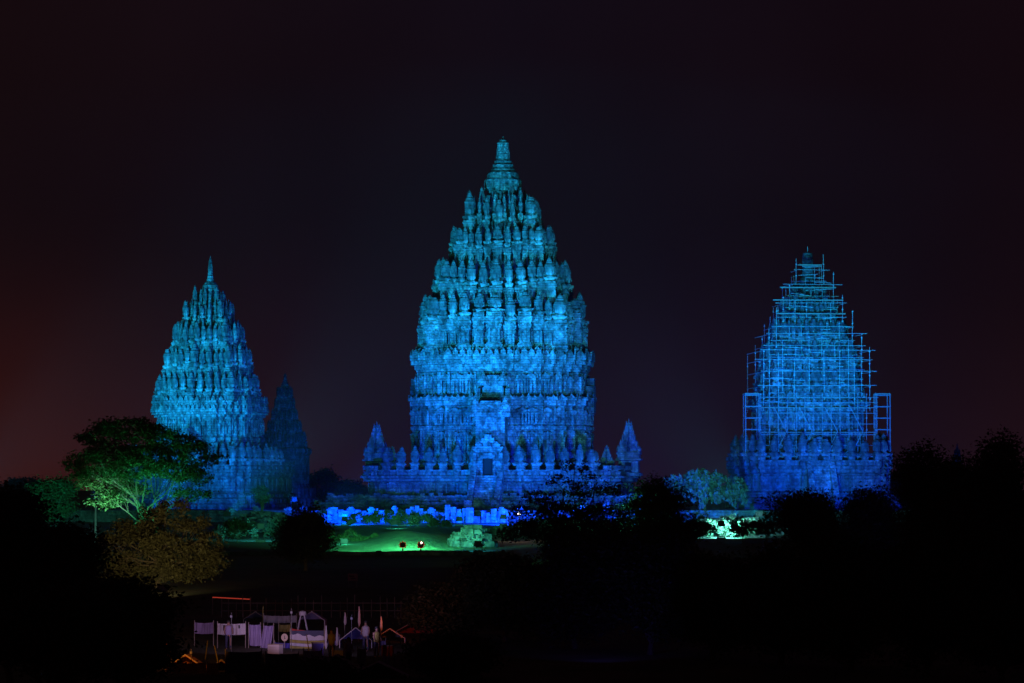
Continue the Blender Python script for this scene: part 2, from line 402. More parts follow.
def platform(parent, w, z0, z1, mat, flare=1.0, zr=2.2, pin_h=2.9, pin_w=1.25, sp=2.15, xmax=99, stair=True, front_only=True):
    mb = MB(); h = z1-z0
    prj = [(1.0, .22), (1.0, .22), (.96, .22), (.96, .80), (.96, .80), (.88, .80)]
    def pl(ww, z):
        half = [(ww, .24*ww), (.95*ww, .24*ww), (.95*ww, .78*ww), (.88*ww, .78*ww)]
        half = half+[(.88*ww, .88*ww)]+[(b, a) for a, b in reversed(half)]
        pts = []
        for k in range(4):
            c, s_ = [(1, 0), (0, 1), (-1, 0), (0, -1)][k]
            for (x, y) in half: pts.append((x*c-y*s_, x*s_+y*c, z))
        return pts
    f = flare
    mb.loft([pl(w+2.6*f, z0), pl(w+2.6*f, z0+h*.12), pl(w+1.9*f, z0+h*.14), pl(w+1.9*f, z0+h*.26), pl(w+1.2*f, z0+h*.28), pl(w+1.2*f, z0+h*.38), pl(w+.5*f, z0+h*.42),
             pl(w+.3*f, z0+h*.8), pl(w+.8*f, z0+h*.83), pl(w+.8*f, z0+h*.92), pl(w+1.0*f, z0+h*.93), pl(w+1.0*f, z1)])
    walk(pl(w+.4*f, z0+h*.44), 1.5, lambda p, t, nn, s: (obox(mb, p, t, nn, s*.55, .14, h*.32), obox(mb, p-t*s*.5, t, nn, s*.14, .2, h*.34)))
    walk(pl(w+1.2*f, z0+h*.3), .9, lambda p, t, nn, s: obox(mb, p, t, nn, s*random.uniform(.5, .9), random.uniform(.04, .2), h*.07))
    walk(pl(w+1.9*f, z0+h*.14), .9, lambda p, t, nn, s: obox(mb, p, t, nn, s*random.uniform(.5, .9), random.uniform(.04, .2), h*.1))
    walk(pl(w+1.0*f, z0+h*.93), .7, lambda p, t, nn, s: obox(mb, p, t, nn, s*.6, .1, h*.05))
    pf = mb.build('platform', mat, parent)
    # balustrade: a wall round the platform edge carrying pinnacles, with a small niche under each
    wb = w+.55*f; bb = MB(); ring = pl(wb, z1)
    n = len(ring)
    for k in range(n):
        a = Vector(ring[k]); b = Vector(ring[(k+1) % n]); d = b-a; ln = d.length
        t = d/ln; nn = Vector((t.y, -t.x, 0)); c = (a+b)/2
        obox(bb, c, t, nn, ln+.0, .45, zr*.42, 0, -.45)
        obox(bb, c, t, nn, ln+.12, .62, zr*.1, zr*.42, -.52)
        cnt = max(1, int(round(ln/sp)))
        for i in range(cnt+1):
            p = a+d*(i/max(cnt, 1))
            obox(bb, p, t, nn, sp*.42, .30, zr*.40, 0, 0)
            obox(bb, p, t, nn, sp*.50, .75, zr*.40, zr*.52, -.52)
            antefix(bb, p, t, nn, sp*.42, .12, zr*.35, zr*.55, .24)
    bo = bb.build('balustrade', mat, parent)
    cnt_all = 0
    for k in range(n):
        a = Vector(ring[k]); b = Vector(ring[(k+1) % n]); d = b-a; ln = d.length
        t = d/ln; nn = Vector((t.y, -t.x, 0)); cnt = max(1, int(round(ln/sp)))
        for i in range(cnt+(0)):
            p = a+d*(i/cnt)-nn*.2
            if front_only and p.y > w*.25: continue
            if abs(p.x) > xmax: continue
            if ln < 1.0 and i > 0: continue
            pinnacle(bo, p.x, p.y, z1+zr*.88, pin_h*random.uniform(.88, 1.06), pin_w*random.uniform(.9, 1.05), mat); cnt_all += 1
    return pf, bo

def porch(parent, w, z0, h, mat, wid=4.2, dep=2.4, dw=1.5, stair_to=None, sw=3.4, x0=0):
    """gate on the front: jambs, lintel, stepped pediment, dark doorway; a stair in front"""
    y = -w; mb = MB()
    for s_ in (-1, 1):
        mb.box((x0+s_*(wid/2+dw/2)/2, y-dep/2, z0+h*.38), ((wid-dw)/2, dep, h*.76))
        mb.box((x0+s_*wid*.5, y-dep-.1, z0+h*.35), (.45, .5, h*.70))
        mb.box((x0+s_*(dw/2+.2), y-dep-.12, z0+h*.24), (.3, .3, h*.48))
        mb.box((x0+s_*wid*.36, y-dep-.06, z0+h*.3), (.5, .3, h*.3))
    mb.box((x0, y-dep/2, z0+h*.66), (dw+.02, dep-.01, h*.22))
    for i, (ww, hh) in enumerate(((1.12, .06), (1.2, .06), (.95, .09), (.72, .09), (.48, .09), (.26, .1))):
        zz = z0+h*(.76+sum(q[1] for q in ((1.12, .06), (1.2, .06), (.95, .09), (.72, .09), (.48, .09))[:i]))
        mb.box((x0, y-dep/2-.1, zz+hh*h/2), (wid*ww, dep+.25-.15*i, hh*h-.004))
    mb.box((x0, y-dep-.15, z0+h*.58), (dw*1.5, .5, h*.12)); mb.box((x0, y-dep-.2, z0+h*.66), (dw*.9, .55, h*.08))
    for s_ in (-1, 0, 1):
        antefix(mb, Vector((x0+s_*wid*.35, y-dep-.2, z0+h*.88)), Vector((1, 0, 0)), Vector((0, -1, 0)), wid*.25, .2, h*.16)
    pr = mb.build('porch', mat, parent)
    d = MB(); d.box((x0, y-dep+.25, z0+h*.275), (dw, .12, h*.55)); d.build('doorway_shade', M_dark, pr)  # black panel painted as the dark inside the doorway
    if stair_to is not None:
        st = MB(); steps = 16; y1 = stair_to; yb = y-dep-.5
        # stair descends outward
        for i in range(steps):
            zz = z0*(1-i/steps); yy0 = yb-(yb-y1)*(i/steps); ln = (yb-y1)/steps
            st.box((x0, yy0-ln/2, zz/2), (sw, ln-.004, zz))
        for s_ in (-1, 1):
            st.add([(x0+s_*sw/2, yb, 0), (x0+s_*(sw/2+.7), yb, 0), (x0+s_*(sw/2+.7), yb, z0+1.1), (x0+s_*sw/2, yb, z0+1.1),
                    (x0+s_*sw/2, y1-.4, 0), (x0+s_*(sw/2+.7), y1-.4, 0), (x0+s_*(sw/2+.7), y1-.4, 1.2), (x0+s_*sw/2, y1-.4, 1.2)],
                   [(0, 1, 2, 3), (7, 6, 5, 4), (0, 4, 5, 1), (1, 5, 6, 2), (2, 6, 7, 3), (3, 7, 4, 0)])
            st.box((x0+s_*(sw/2+.35), y1-.8, .9), (1.0, 1.0, 1.8))
        st.build('staircase', mat, parent)

# ------------------------------------------------------------------ the tall central temple
YS = 500; ZT = .6
S = empty('stone_temple', (GX(503, YS), YS, 0), R(-6), 'tallest and widest stone temple lit blue in the middle, with a stepped roof of pinnacles', 'temple')
zs = lambda py: ZY(py, YS)
z_plat = zs(476)
tb = MB()
for w_, z0_, z1_ in ((20.8, ZT, 1.5), (19.4, 1.5, 2.3)):
    tb.loft([square(w_, z0_), square(w_, z1_-.25), square(w_+.2, z1_-.22), square(w_+.2, z1_)])
    walk(square(w_, z0_), .9, lambda p, t, nn, s: obox(tb, p, t, nn, s*random.uniform(.5, .95), random.uniform(.05, .35), (z1_-z0_)*random.uniform(.3, .7)))
    walk(square(w_+.1, z1_), 1.1, lambda p, t, nn, s: obox(tb, p, t, nn, s*random.uniform(.5, .9), .5, random.uniform(.05, .35), 0, -.5))
tb.build('terrace_step', M_base, S)
platform(S, 15.5, ZT, z_plat, M_base, flare=1.6, zr=1.35, pin_h=2.6, pin_w=1.1, sp=1.9, xmax=13.6)
bd = MB()
W1 = 11.5
bd.loft([plan(12.3, z_plat), plan(12.3, z_plat+.8), plan(12.0, z_plat+.85), plan(12.0, z_plat+1.5), plan(11.4, z_plat+1.6), plan(11.4, zs(432)), plan(11.7, zs(431)), plan(11.7, zs(427)), plan(11.4, zs(426)),
         plan(11.4, zs(408)), plan(11.9, zs(407)), plan(11.9, zs(402)), plan(12.1, zs(401.5)), plan(12.1, zs(399)), plan(11.3, zs(397)),
         plan(10.9, zs(396)), plan(10.8, zs(374)), plan(11.1, zs(373)), plan(11.1, zs(370))])
relief_wall(bd, 11.4, z_plat+1.6, zs(432), 1.3); relief_wall(bd, 11.4, zs(426), zs(408), 1.2); relief_wall(bd, 10.85, zs(396), zs(374), 1.25)
for (ww, za, zb_) in ((11.4, zs(440), zs(433)), (11.4, zs(425), zs(409)), (10.85, zs(395), zs(375))):      # framed niches with a small hood
    for k in range(4):
        c, s_ = [(1, 0), (0, 1), (-1, 0), (0, -1)][k]; t = Vector((-s_, c, 0)); nn = Vector((c, s_, 0)); hh = zb_-za
        for off in (-.44, -.33, .33, .44, -.6, .6):
            dd = .965 if abs(off) < .54 else .86; p = Vector((c*ww*dd-s_*ww*off, s_*ww*dd+c*ww*off, za))
            for e in (-1, 1): obox(bd, p+t*e*.45, t, nn, .22, .5, hh*.62)
            obox(bd, p, t, nn, 1.3, .62, hh*.1, hh*.62); antefix(bd, p, t, nn, 1.2, .5, hh*.3, hh*.72); obox(bd, p, t, nn, .34, .28, hh*.45)
walk(plan(12.0, zs(402)), .8, lambda p, t, nn, s: antefix(bd, p, t, nn, s*.75, .15, random.uniform(.5, .95)))
walk(plan(11.7, zs(431)), .7, lambda p, t, nn, s: obox(bd, p, t, nn, s*.5, .12, .45))
course(bd, 10.9, zs(371), 2.0, 1.0, .9, .8)
course(bd, 10.75, zs(358), .7, .5, 1.0, .6)
# big monster-head niche on the front, between the storeys
for (zz, ww, dd) in ((zs(425), 2.6, .9), (zs(412), 3.2, 1.1), (zs(405), 3.1, .9), (zs(400), 2.4, 1.0), (zs(395), 2.7, .8), (zs(390), 2.4, 1.0), (zs(383), 1.6, .8)):
    bd.box((0, -11.6, zz), (ww, dd, 1.35), 0)
for s_ in (-1, 1):
    bd.box((s_*1.9, -11.8, zs(405)), (.55, 1.2, 3.6)); bd.lathe([(.7, 0), (.75, .5), (.5, 1.1), (.1, 1.6)], (s_*1.3, -12.2, zs(388)), 8)
    for yy in (0,):
        bd.box((s_*11.6, 0, zs(400)), (1.0, 2.8, 3.4)); bd.box((s_*11.6, 0, zs(384)), (.9, 1.9, 1.3))
bd.build('body', M_stone, S).scale = (.965, .965, 1)
porch(S, 15.0, z_plat, 4.0, M_stone, 3.2, 2.4, 1.2, stair_to=-23, sw=2.6)
# vestibule linking the gate on the platform with the body
vb = MB(); vb.box((0, -12.6, z_plat+3.6), (3.6, 4.6, 7.2)); vb.loft([[(-2.5, -15.2, z_plat+7.2), (2.5, -15.2, z_plat+7.2), (2.5, -11, z_plat+7.2), (-2.5, -11, z_plat+7.2)],
    [(-2.5, -15.2, z_plat+7.7), (2.5, -15.2, z_plat+7.7), (2.5, -11, z_plat+7.7), (-2.5, -11, z_plat+7.7)], [(-1.2, -14.4, z_plat+9.2), (1.2, -14.4, z_plat+9.2), (1.2, -11, z_plat+9.2), (-1.2, -11, z_plat+9.2)]])
for s_ in (-1, 1): vb.lathe([(.6, 0), (.65, .8), (.4, 1.4), (.1, 2.0)], (s_*1.9, -14.6, z_plat+7.7), 8)
vb.build('vestibule', M_stone, S)
roof_tier(S, zs(354), 10.3, 9.0, zs(322)-zs(354), zs(294)-zs(322), M_stone, 1.5, so=.90)
roof_tier(S, zs(306), 8.5, 6.9, zs(288)-zs(306), zs(259)-zs(288), M_stone, 1.28)
roof_tier(S, zs(268), 6.5, 5.0, zs(250)-zs(268), zs(225)-zs(250), M_stone, 1.0)
roof_tier(S, zs(236), 4.8, 3.1, zs(223)-zs(236), zs(194)-zs(222), M_stone, .95, sparse=True)
roof_tier(S, zs(216), 3.0, 2.2, zs(207)-zs(216), zs(189)-zs(207), M_stone, .6, sparse=True, inner=False)
mbx = MB(); mbx.loft([plan(2.5, zs(208)), plan(2.5, zs(203)), plan(2.2, zs(202)), plan(2.4, zs(196)), plan(2.1, zs(195))]); mbx.build('crown_base', M_stone, S)
crown(S, zs(198), zs(136)-zs(198), 2.15, M_stone, .52)
# side gate towers of the platform
def gate_tower(parent, x, y, z, h, w, mat):
    mb = MB(); hb = h*.30
    mb.loft([square(w*1.15, z), square(w*1.15, z+hb*.15), square(w*.9, z+hb*.2), square(w*.88, z+hb*.85), square(w*1.15, z+hb*.9), square(w*1.15, z+hb)])
    zz = z+hb; ww = w*1.0; n = 6
    for i in range(n):
        hh = (h-hb)*(.20-.012*i)*.80
        mb.loft([square(ww, zz), square(ww*.97, zz+hh*.6), square(ww*1.08, zz+hh*.65), square(ww*1.05, zz+hh)])
        for sx in (-1, 1):
            for sy in (-1, 1): mb.lathe([(ww*.14, 0), (ww*.18, hh*.5), (ww*.05, hh*.9), (0.01, hh*1.1)], (sx*ww*.9, sy*ww*.9, zz+hh), 6)
            mb.lathe([(ww*.14, 0), (ww*.18, hh*.5), (ww*.05, hh*.9), (0.01, hh*1.1)], (0, -ww*.95, zz+hh), 6)
        zz += hh; ww *= .755
    mb.lathe([(ww*.8, 0), (ww*.9, .3), (ww*.3, .5), (.02, z+h-zz)], (0, 0, zz), 8)
    for sx in (-1, 1): mb.box((sx*w*.5, -w*.98, z+hb*.5), (w*.2, w*.25, hb*.6))
    o = mb.build('side_tower', mat, parent); o.location = (x, y, 0)
    d = MB(); d.box((0, -w*.9-.03, z+hb*.5), (w*.55, .1, hb*.55)); d.build('doorway_shade', M_dark, o)  # tower opening, its inner shade drawn as a black panel
gate_tower(S, -15.0, -8, z_plat, zs(422)-z_plat, 1.4, M_block)
gate_tower(S, 16.2, -3, z_plat, zs(419)-z_plat, 1.4, M_block)
gate_tower(S, -12.6, -11, z_plat, zs(447)-z_plat, .9, M_block)
gate_tower(S, 13.9, -9, z_plat, zs(446)-z_plat, .9, M_block)

# ------------------------------------------------------------------ left temple
YL = 508
LT = empty('stone_temple', (GX(210, YL), YL, 0), R(-19), 'slender stone temple with needle spire, left of the tallest one, half behind the big tree', 'temple')
zl = lambda py: ZY(py, YL)
zp = zl(470)
platform(LT, 9.3, ZT, zp, M_base, flare=.6, zr=1.2, pin_h=2.3, pin_w=1.0, sp=1.6)
bd = MB()
bd.loft([plan(7.3, zp), plan(7.3, zp+.5), plan(6.9, zp+.6), plan(6.9, zp+1.1), plan(6.6, zp+1.2), plan(6.6, zl(443)), plan(6.9, zl(442)), plan(6.9, zl(438)), plan(6.6, zl(437)), plan(6.6, zl(418)), plan(6.9, zl(417))])
relief_wall(bd, 6.6, zp+1.2, zl(443), .8); relief_wall(bd, 6.6, zl(437), zl(418), .7)
course(bd, 6.7, zl(418), 1.2, .75, .7, .7); course(bd, 6.75, zl(409), 1.1, .6, .8, .7)
bd.build('body', M_stone, LT); LT.scale = (.93, .93, 1)
porch(LT, 7.2, zp, 4.2, M_stone, 3.0, 1.8, 1.2, stair_to=-13.5, sw=2.2)
roof_tier(LT, zl(403), 6.9, 5.9, zl(394)-zl(403), zl(370)-zl(394), M_stone, 1.05)
roof_tier(LT, zl(382), 5.8, 4.8, zl(369)-zl(382), zl(345)-zl(369), M_stone, .95)
roof_tier(LT, zl(356), 4.8, 3.8, zl(345)-zl(356), zl(320)-zl(345), M_stone, .85)
roof_tier(LT, zl(332), 3.2, 2.2, zl(322)-zl(332), zl(300)-zl(322), M_stone, .72, sparse=True)
roof_tier(LT, zl(312), 2.0, 1.2, zl(305)-zl(312), zl(287)-zl(305), M_stone, .55, sparse=True, inner=False)
crown(LT, zl(300), zl(256)-zl(300), 1.15, M_stone, .6, .72)

# ------------------------------------------------------------------ right temple (under repair)
YR = 505
RT = empty('stone_temple', (GX(808, YR), YR, 0), R(5), 'stone temple at the right wrapped in scaffolding poles, lit deep blue', 'temple')
zr_ = lambda py: ZY(py, YR)
zp = zr_(466)
platform(RT, 9.2, ZT, zp, M_base, flare=.7, zr=1.3, pin_h=2.9, pin_w=1.1, sp=1.65)
bd = MB()
bd.loft([plan(7.2, zp), plan(7.2, zp+.5), plan(6.7, zp+.6), plan(6.3, zp+1.1), plan(6.3, zr_(438)), plan(6.7, zr_(437)), plan(6.7, zr_(433)), plan(6.3, zr_(432)), plan(6.3, zr_(412)), plan(6.6, zr_(411))])
relief_wall(bd, 6.3, zp+1.1, zr_(438), .8); relief_wall(bd, 6.3, zr_(432), zr_(412), .8)
course(bd, 6.35, zr_(412), 1.2, .7, .75, .6); course(bd, 6.2, zr_(402), .9, .45, .8, .5)
bd.build('body', M_stone, RT).scale = (1.05, 1.05, 1)
porch(RT, 7.0, zp, 2.9, M_stone, 3.0, 1.8, 1.2, stair_to=-13.5, sw=2.2)
roof_tier(RT, zr_(395), 6.5, 5.9, zr_(388)-zr_(395), zr_(364)-zr_(388), M_stone, 1.2)
roof_tier(RT, zr_(373), 6.0, 5.0, zr_(362)-zr_(373), zr_(340)-zr_(362), M_stone, 1.05)
roof_tier(RT, zr_(348), 4.9, 3.7, zr_(338)-zr_(348), zr_(318)-zr_(338), M_stone, .9)
roof_tier(RT, zr_(326), 3.5, 2.5, zr_(318)-zr_(326), zr_(298)-zr_(318), M_stone, .7)
roof_tier(RT, zr_(304), 2.3, 1.4, zr_(297)-zr_(304), zr_(282)-zr_(297), M_stone, .5, sparse=True, inner=False)
cb_ = MB(); cb_.lathe([(1.3, zr_(296)), (1.35, zr_(290)), (1.15, zr_(284)), (1.2, zr_(281)), (.75, zr_(276)), (.68, zr_(262)), (.72, zr_(261)), (.6, zr_(253)), (.1, zr_(252))], n=14)
cb_.build('crown', M_stone2, RT)
rod = MB(); rod.tube((0, 0, zr_(253)), (0, 0, zr_(246)), .05, .03); rod.build('lightning_rod', M_pole, RT)

# scaffolding, a thing of its own round the right temple
SC = empty('scaffolding', (GX(808, YR), YR, 0), R(5), 'tubular steel scaffolding standing round the right temple from platform to spire', 'scaffolding')
pole_n = 0
def pole(a, b, r=.034, nm='pole', mat=None):
    mb = MB(); a = Vector(a); b = Vector(b); d = b-a
    mb.tube(a, b, r, r, 5)
    if nm == 'pole':                       # couplers along the upright
        k = 1
        while k*1.5 < d.length:
            p = a+d.normalized()*(k*1.5); mb.box(p, (.17, .17, .14)); k += 1
    return mb.build(nm, mat or M_pole, SC)
rings = [  # half width, z top, z bottom, spacing of uprights, overhang
    (14/7.82, zr_(264), zr_(300), 1.2, .9),
    (22/7.82, zr_(282), zr_(322), 1.4, 1.4),
    (30/7.82, zr_(298), zr_(346), 1.5, 1.6),
    (38/7.82, zr_(316), zr_(360), 1.7, 1.0),
    (46/7.82, zr_(332), zr_(398), 1.7, .8),
    (53/7.82, zr_(348), zr_(412), 2.0, 1.2)]
for h, zt, zb, sp, ov in rings:
    n = max(2, int(round(2*h/sp)))
    for i in range(n+1):
        u = -h+2*h*i/n
        tt = zt+random.uniform(-.8, 1.2) if i in (0, n) else zt-random.uniform(.3, 2.2)
        pole((u, -h-.1, zb), (u+random.uniform(-.08, .08), -h-.1, tt))
    for s_ in (-1, 1):
        for v in (0, h): pole((s_*h, v, zb), (s_*h, v, zt-random.uniform(0, 1.5)))
    z = zb+.5
    while z < zt-.2:
        o1, o2 = random.uniform(.2, 1)*ov, random.uniform(.2, 1)*ov
        pole((-h-o1, -h-.2, z), (h+o2, -h-.2, z+random.uniform(-.06, .06)), .034, 'crossbar')
        for s_ in (-1, 1):
            pole((s_*(h+.02), -h-.5, z-.1), (s_*(h+.02), h+.3, z-.1), .05, 'crossbar')
        z += random.choice((1.2, 1.5, 1.8))
    for q in range(7):                      # loose short poles tied on at odd heights
        z = random.uniform(zb+1, zt); u = random.uniform(-h, h*.6)
        pole((u, -h-.35, z), (u+random.uniform(1.2, 2.6), -h-.35, z+random.uniform(-.15, .15)), .036, 'short_pole')
# broad landing planks sticking out near the top
for (py, x0, x1) in ((266, -1.7, 1.4), (288.5, -4.0, 3.2), (301.5, -5.1, 3.9), (315, -4.7, 4.2)):
    mb = MB(); z = zr_(py); mb.box(((x0+x1)/2, -2.6 if py < 290 else -3.9, z), (x1-x0, .5, .14)); mb.build('walkway', M_plank, SC)
# bay frames of the main lift
hx = 57/7.82
zt, zb = zr_(396), zp
for i in range(14):
    u = -hx+2*hx*i/13
    pole((u, -hx-.6, zb), (u, -hx-.6, zt+random.uniform(0, .3)), .038, 'pole', M_pole_dimmed)
for z in np.arange(zb+1.2, zt+.2, 1.35):
    pole((-hx-.3, -hx-.7, z), (hx+.3, -hx-.7, z), .04, 'crossbar', M_pole_dimmed)
for z in np.arange(zb+1.2, zt+.2, 3.1):
    mb = MB(); mb.box((0, -hx-.15, z-.1), (2*hx, .5, .08)); mb.build('walkway', M_plank, SC)
for i in (1, 3, 5, 7):
    u = -hx+2*hx*i/9; pole((u, -hx-.8, zb+1.2), (u+2*hx/9, -hx-.8, zb+4.3), .05, 'brace', M_pole_dimmed); pole((u+2*hx/9, -hx-.8, zb+4.3), (u, -hx-.8, zb+7.4), .05, 'brace', M_pole_dimmed)
for s_ in (-1, 1):                          # stair towers left and right
    xa, xb = s_*(hx+.2), s_*(hx+1.9)
    for x in (xa, xb):
        for y in (-hx-.5, -hx+1.4): pole((x, y, zb), (x, y, zt+.1), .07, 'pole', M_pole_dimmed)
    for z in np.arange(zb+.2, zt+.2, 1.45):
        for y in (-hx-.5, -hx+1.4): pole((xa, y, z), (xb, y, z), .07, 'crossbar', M_pole_dimmed)
        pole((xb, -hx-.5, z), (xb, -hx+1.4, z), .06, 'crossbar', M_pole_dimmed)
    mb = MB(); mb.box(((xa+xb)/2, -hx+.45, zt+.12), (1.75, 2.0, .1)); mb.build('walkway', M_plank, SC)

# ------------------------------------------------------------------ smaller dim temples behind
def small_temple(px, tip_py, Y, w, rz, label):
    T = empty('small_temple', (GX(px, Y), Y, 0), R(rz), label, 'temple')
    H = ZY(tip_py, Y)
    mb = MB()
    mb.loft([plan(w*1.45, 0), plan(w*1.45, H*.09), plan(w*1.3, H*.1), plan(w*1.3, H*.17)]); mb.build('platform', M_base, T)
    mb = MB(); mb.loft([plan(w*1.08, H*.17), plan(w*1.0, H*.2), plan(w, H*.40), plan(w*1.12, H*.42), plan(w*1.12, H*.45), plan(w, H*.46)])
    relief_wall(mb, w, H*.2, H*.4, .8); mb.build('body', M_stone2, T)
    z = H*.46; ww = w*.97
    for k in range(5):
        bh = H*.035; ph = H*.085
        roof_tier(T, z, ww, ww*.84, bh, ph, M_stone2, ww*.17, .1)
        z += H*.082; ww *= .78
    crown(T, z, H-z, ww*.62, M_stone2, .5)
    return T
small_temple(285, 373, 548, 3.1, -12, 'small unlit-looking dim blue temple close behind the left temple')
small_temple(957, 443, 560, 1.2, 0, 'tiny far temple spire just showing above the dark trees at far right')

# ------------------------------------------------------------------ low perimeter wall of blocks in front of the temples
def block_wall(x0, x1, Y, label, hmin=1.15, hmax=1.8, mat=M_block, nm='stone_wall', nrow=2):
    W = empty(nm, ((x0+x1)/2, Y, 0), 0, label, 'wall'); cx = (x0+x1)/2
    mb = MB(); x = x0
    while x < x1:
        w = random.uniform(.45, .95); h = random.uniform(hmin, hmax)*random.choice((1, 1, .8, .65))
        if random.random() < .08: h *= .7
        k = 0; zz = 0
        while zz < h:
            bh = random.uniform(.26, .45)
            mb.box((x-cx+w/2+random.uniform(-.05, .05), random.uniform(-.3, .3), zz+bh/2), (w*random.uniform(.82, .99), random.uniform(.7, 1.1), bh*.98), random.uniform(-.05, .05)); zz += bh
        x += w
    mb.build('masonry', mat, W)
    x = x0+1
    while x < x1:
        p = MB(); ph = random.uniform(1.3, 1.9)
        pw = random.uniform(.5, .8); p.box((x-cx, -.2, ph/2), (pw, 1.35, ph)); p.box((x-cx, -.2, ph+.08), (pw*1.25, 1.5, .16)); p.box((x-cx+random.uniform(-.1, .1), -.2, ph+.25), (pw*.7, .9, .2)); p.build('post', mat, W)
        x += random.uniform(1.8, 4.5)
    return W
block_wall(GX(322, 462), GX(508, 462), 462, 'low broken stone wall lit bright blue below the tallest temple')
RW = MB(); xa, xb = GX(205, 363), GX(505, 363)
RW.box(((xa+xb)/2, 0, -.1), (xb-xa, .5, .7)); RW.box(((xa+xb)/2, 0, .30), (xb-xa+.1, .62, .1))
x = xa
while x < xb: RW.box((x, -.05, .0), (.5, .68, .9)); x += 4
o = RW.build('retaining_wall', M_base); o.location = (0, 363, 0); tag(o, 'long dark low wall along the near edge of the green lawn', 'wall')
block_wall(GX(512, 466), GX(660, 466), 466, 'dim low stone wall right of the central stairs, behind trees', .7, 1.3)
block_wall(GX(222, 466), GX(316, 466), 466, 'dim low stone wall below the left temple', .6, 1.2)

def rubble(x, Y, wx, wy, h, n, label, mat=M_rubble, smin=.35, smax=.95):
    mb = MB()
    for i in range(n):
        u = random.gauss(0, .42); v = random.uniform(-1, 1)
        if abs(u) > 1.05: continue
        hh = h*max(.05, 1-u*u*.8)*(1-v*v*.6)*random.uniform(.35, 1)
        s_ = random.uniform(smin, smax)
        mb.box((u*wx, v*wy, hh), (s_*random.uniform(.8, 1.5), s_, s_*random.uniform(.5, .8)), random.uniform(0, 3.1))
    o = mb.build('rubble', mat); o.location = (x, Y, 0); return tag(o, label, 'rubble', None, 'stuff')
rubble(GX(262, 420), 425, 5.0, 5, 2.2, 420, 'heap of fallen temple stones, dimly teal, below the left temple')
rubble(GX(472, 385), 385, 2.0, 2.5, 1.9, 220, 'small heap of squared stones beside the green lawn')
rubble(GX(732, 420), 425, 5.8, 6, 1.7, 420, 'brightly lit heap of pale stones below the trees left of the right temple', M_rubble)
rubble(GX(560, 420), 420, 8.0, 4, 1.6, 380, 'dim heap of stones behind the trees right of the central stairs')

# ------------------------------------------------------------------ foliage
rng = np.random.default_rng(11)
def leaf_mesh(name, centers, per, spread, size, mat, flat=.6, aspect=2.2, parent=None, droop=0.0):
    C = np.repeat(np.asarray(centers), per, axis=0); n = len(C)
    off = rng.normal(0, 1, (n, 3))*spread*np.array([1, 1, flat])
    C = C+off
    d = rng.normal(0, 1, (n, 3)); d[:, 2] = d[:, 2]*.6-droop; d /= np.linalg.norm(d, axis=1)[:, None]
    u = rng.normal(0, 1, (n, 3)); u -= (u*d).sum(1)[:, None]*d; u /= np.linalg.norm(u, axis=1)[:, None]
    s = size*rng.uniform(.6, 1.35, n)[:, None]
    V = np.empty((n, 4, 3))
    V[:, 0] = C-d*s*.5; V[:, 1] = C+u*s*.5/aspect; V[:, 2] = C+d*s*.5; V[:, 3] = C-u*s*.5/aspect
    me = bpy.data.meshes.new(name)
    me.vertices.add(n*4); me.vertices.foreach_set('co', V.reshape(-1))
    me.loops.add(n*4); me.loops.foreach_set('vertex_index', np.arange(n*4, dtype=np.int32))
    me.polygons.add(n); me.polygons.foreach_set('loop_start', np.arange(0, n*4, 4, dtype=np.int32)); me.polygons.foreach_set('loop_total', np.full(n, 4, dtype=np.int32))
    me.update(calc_edges=True); me.materials.append(mat)
    o = bpy.data.objects.new(name, me); scene.collection.objects.link(o)
    if parent: o.parent = parent
    return o
def sample_lobes(lobes, n):
    w = np.array([l[3]*l[4]*l[5] for l in lobes]); w = w/w.sum(); out = []
    for l, k in zip(lobes, rng.multinomial(n, w)):
        v = rng.normal(0, 1, (k, 3)); v /= np.linalg.norm(v, axis=1)[:, None]
        r = rng.uniform(.35, 1.0, (k, 1))**.5*rng.uniform(.9, 1.12, (k, 1))
        out.append(np.array(l[:3])+v*r*np.array(l[3:6]))
    return np.concatenate(out)
def branchy(mb, a, b, r1, r2, seg=4, wob=.1):
    a = Vector(a); b = Vector(b); L_ = (b-a).length; p = a; pts = [a]
    for i in range(1, seg+1):
        t = i/seg; q = a.lerp(b, t)+(Vector((random.uniform(-1, 1), random.uniform(-1, 1), random.uniform(-.5, .5)))*wob*L_*(0 if i == seg else 1)); q.z += math.sin(t*math.pi)*L_*.06
        mb.tube(p, q, r1+(r2-r1)*(i-1)/seg, r1+(r2-r1)*t, 6); p = q; pts.append(q)
    return pts
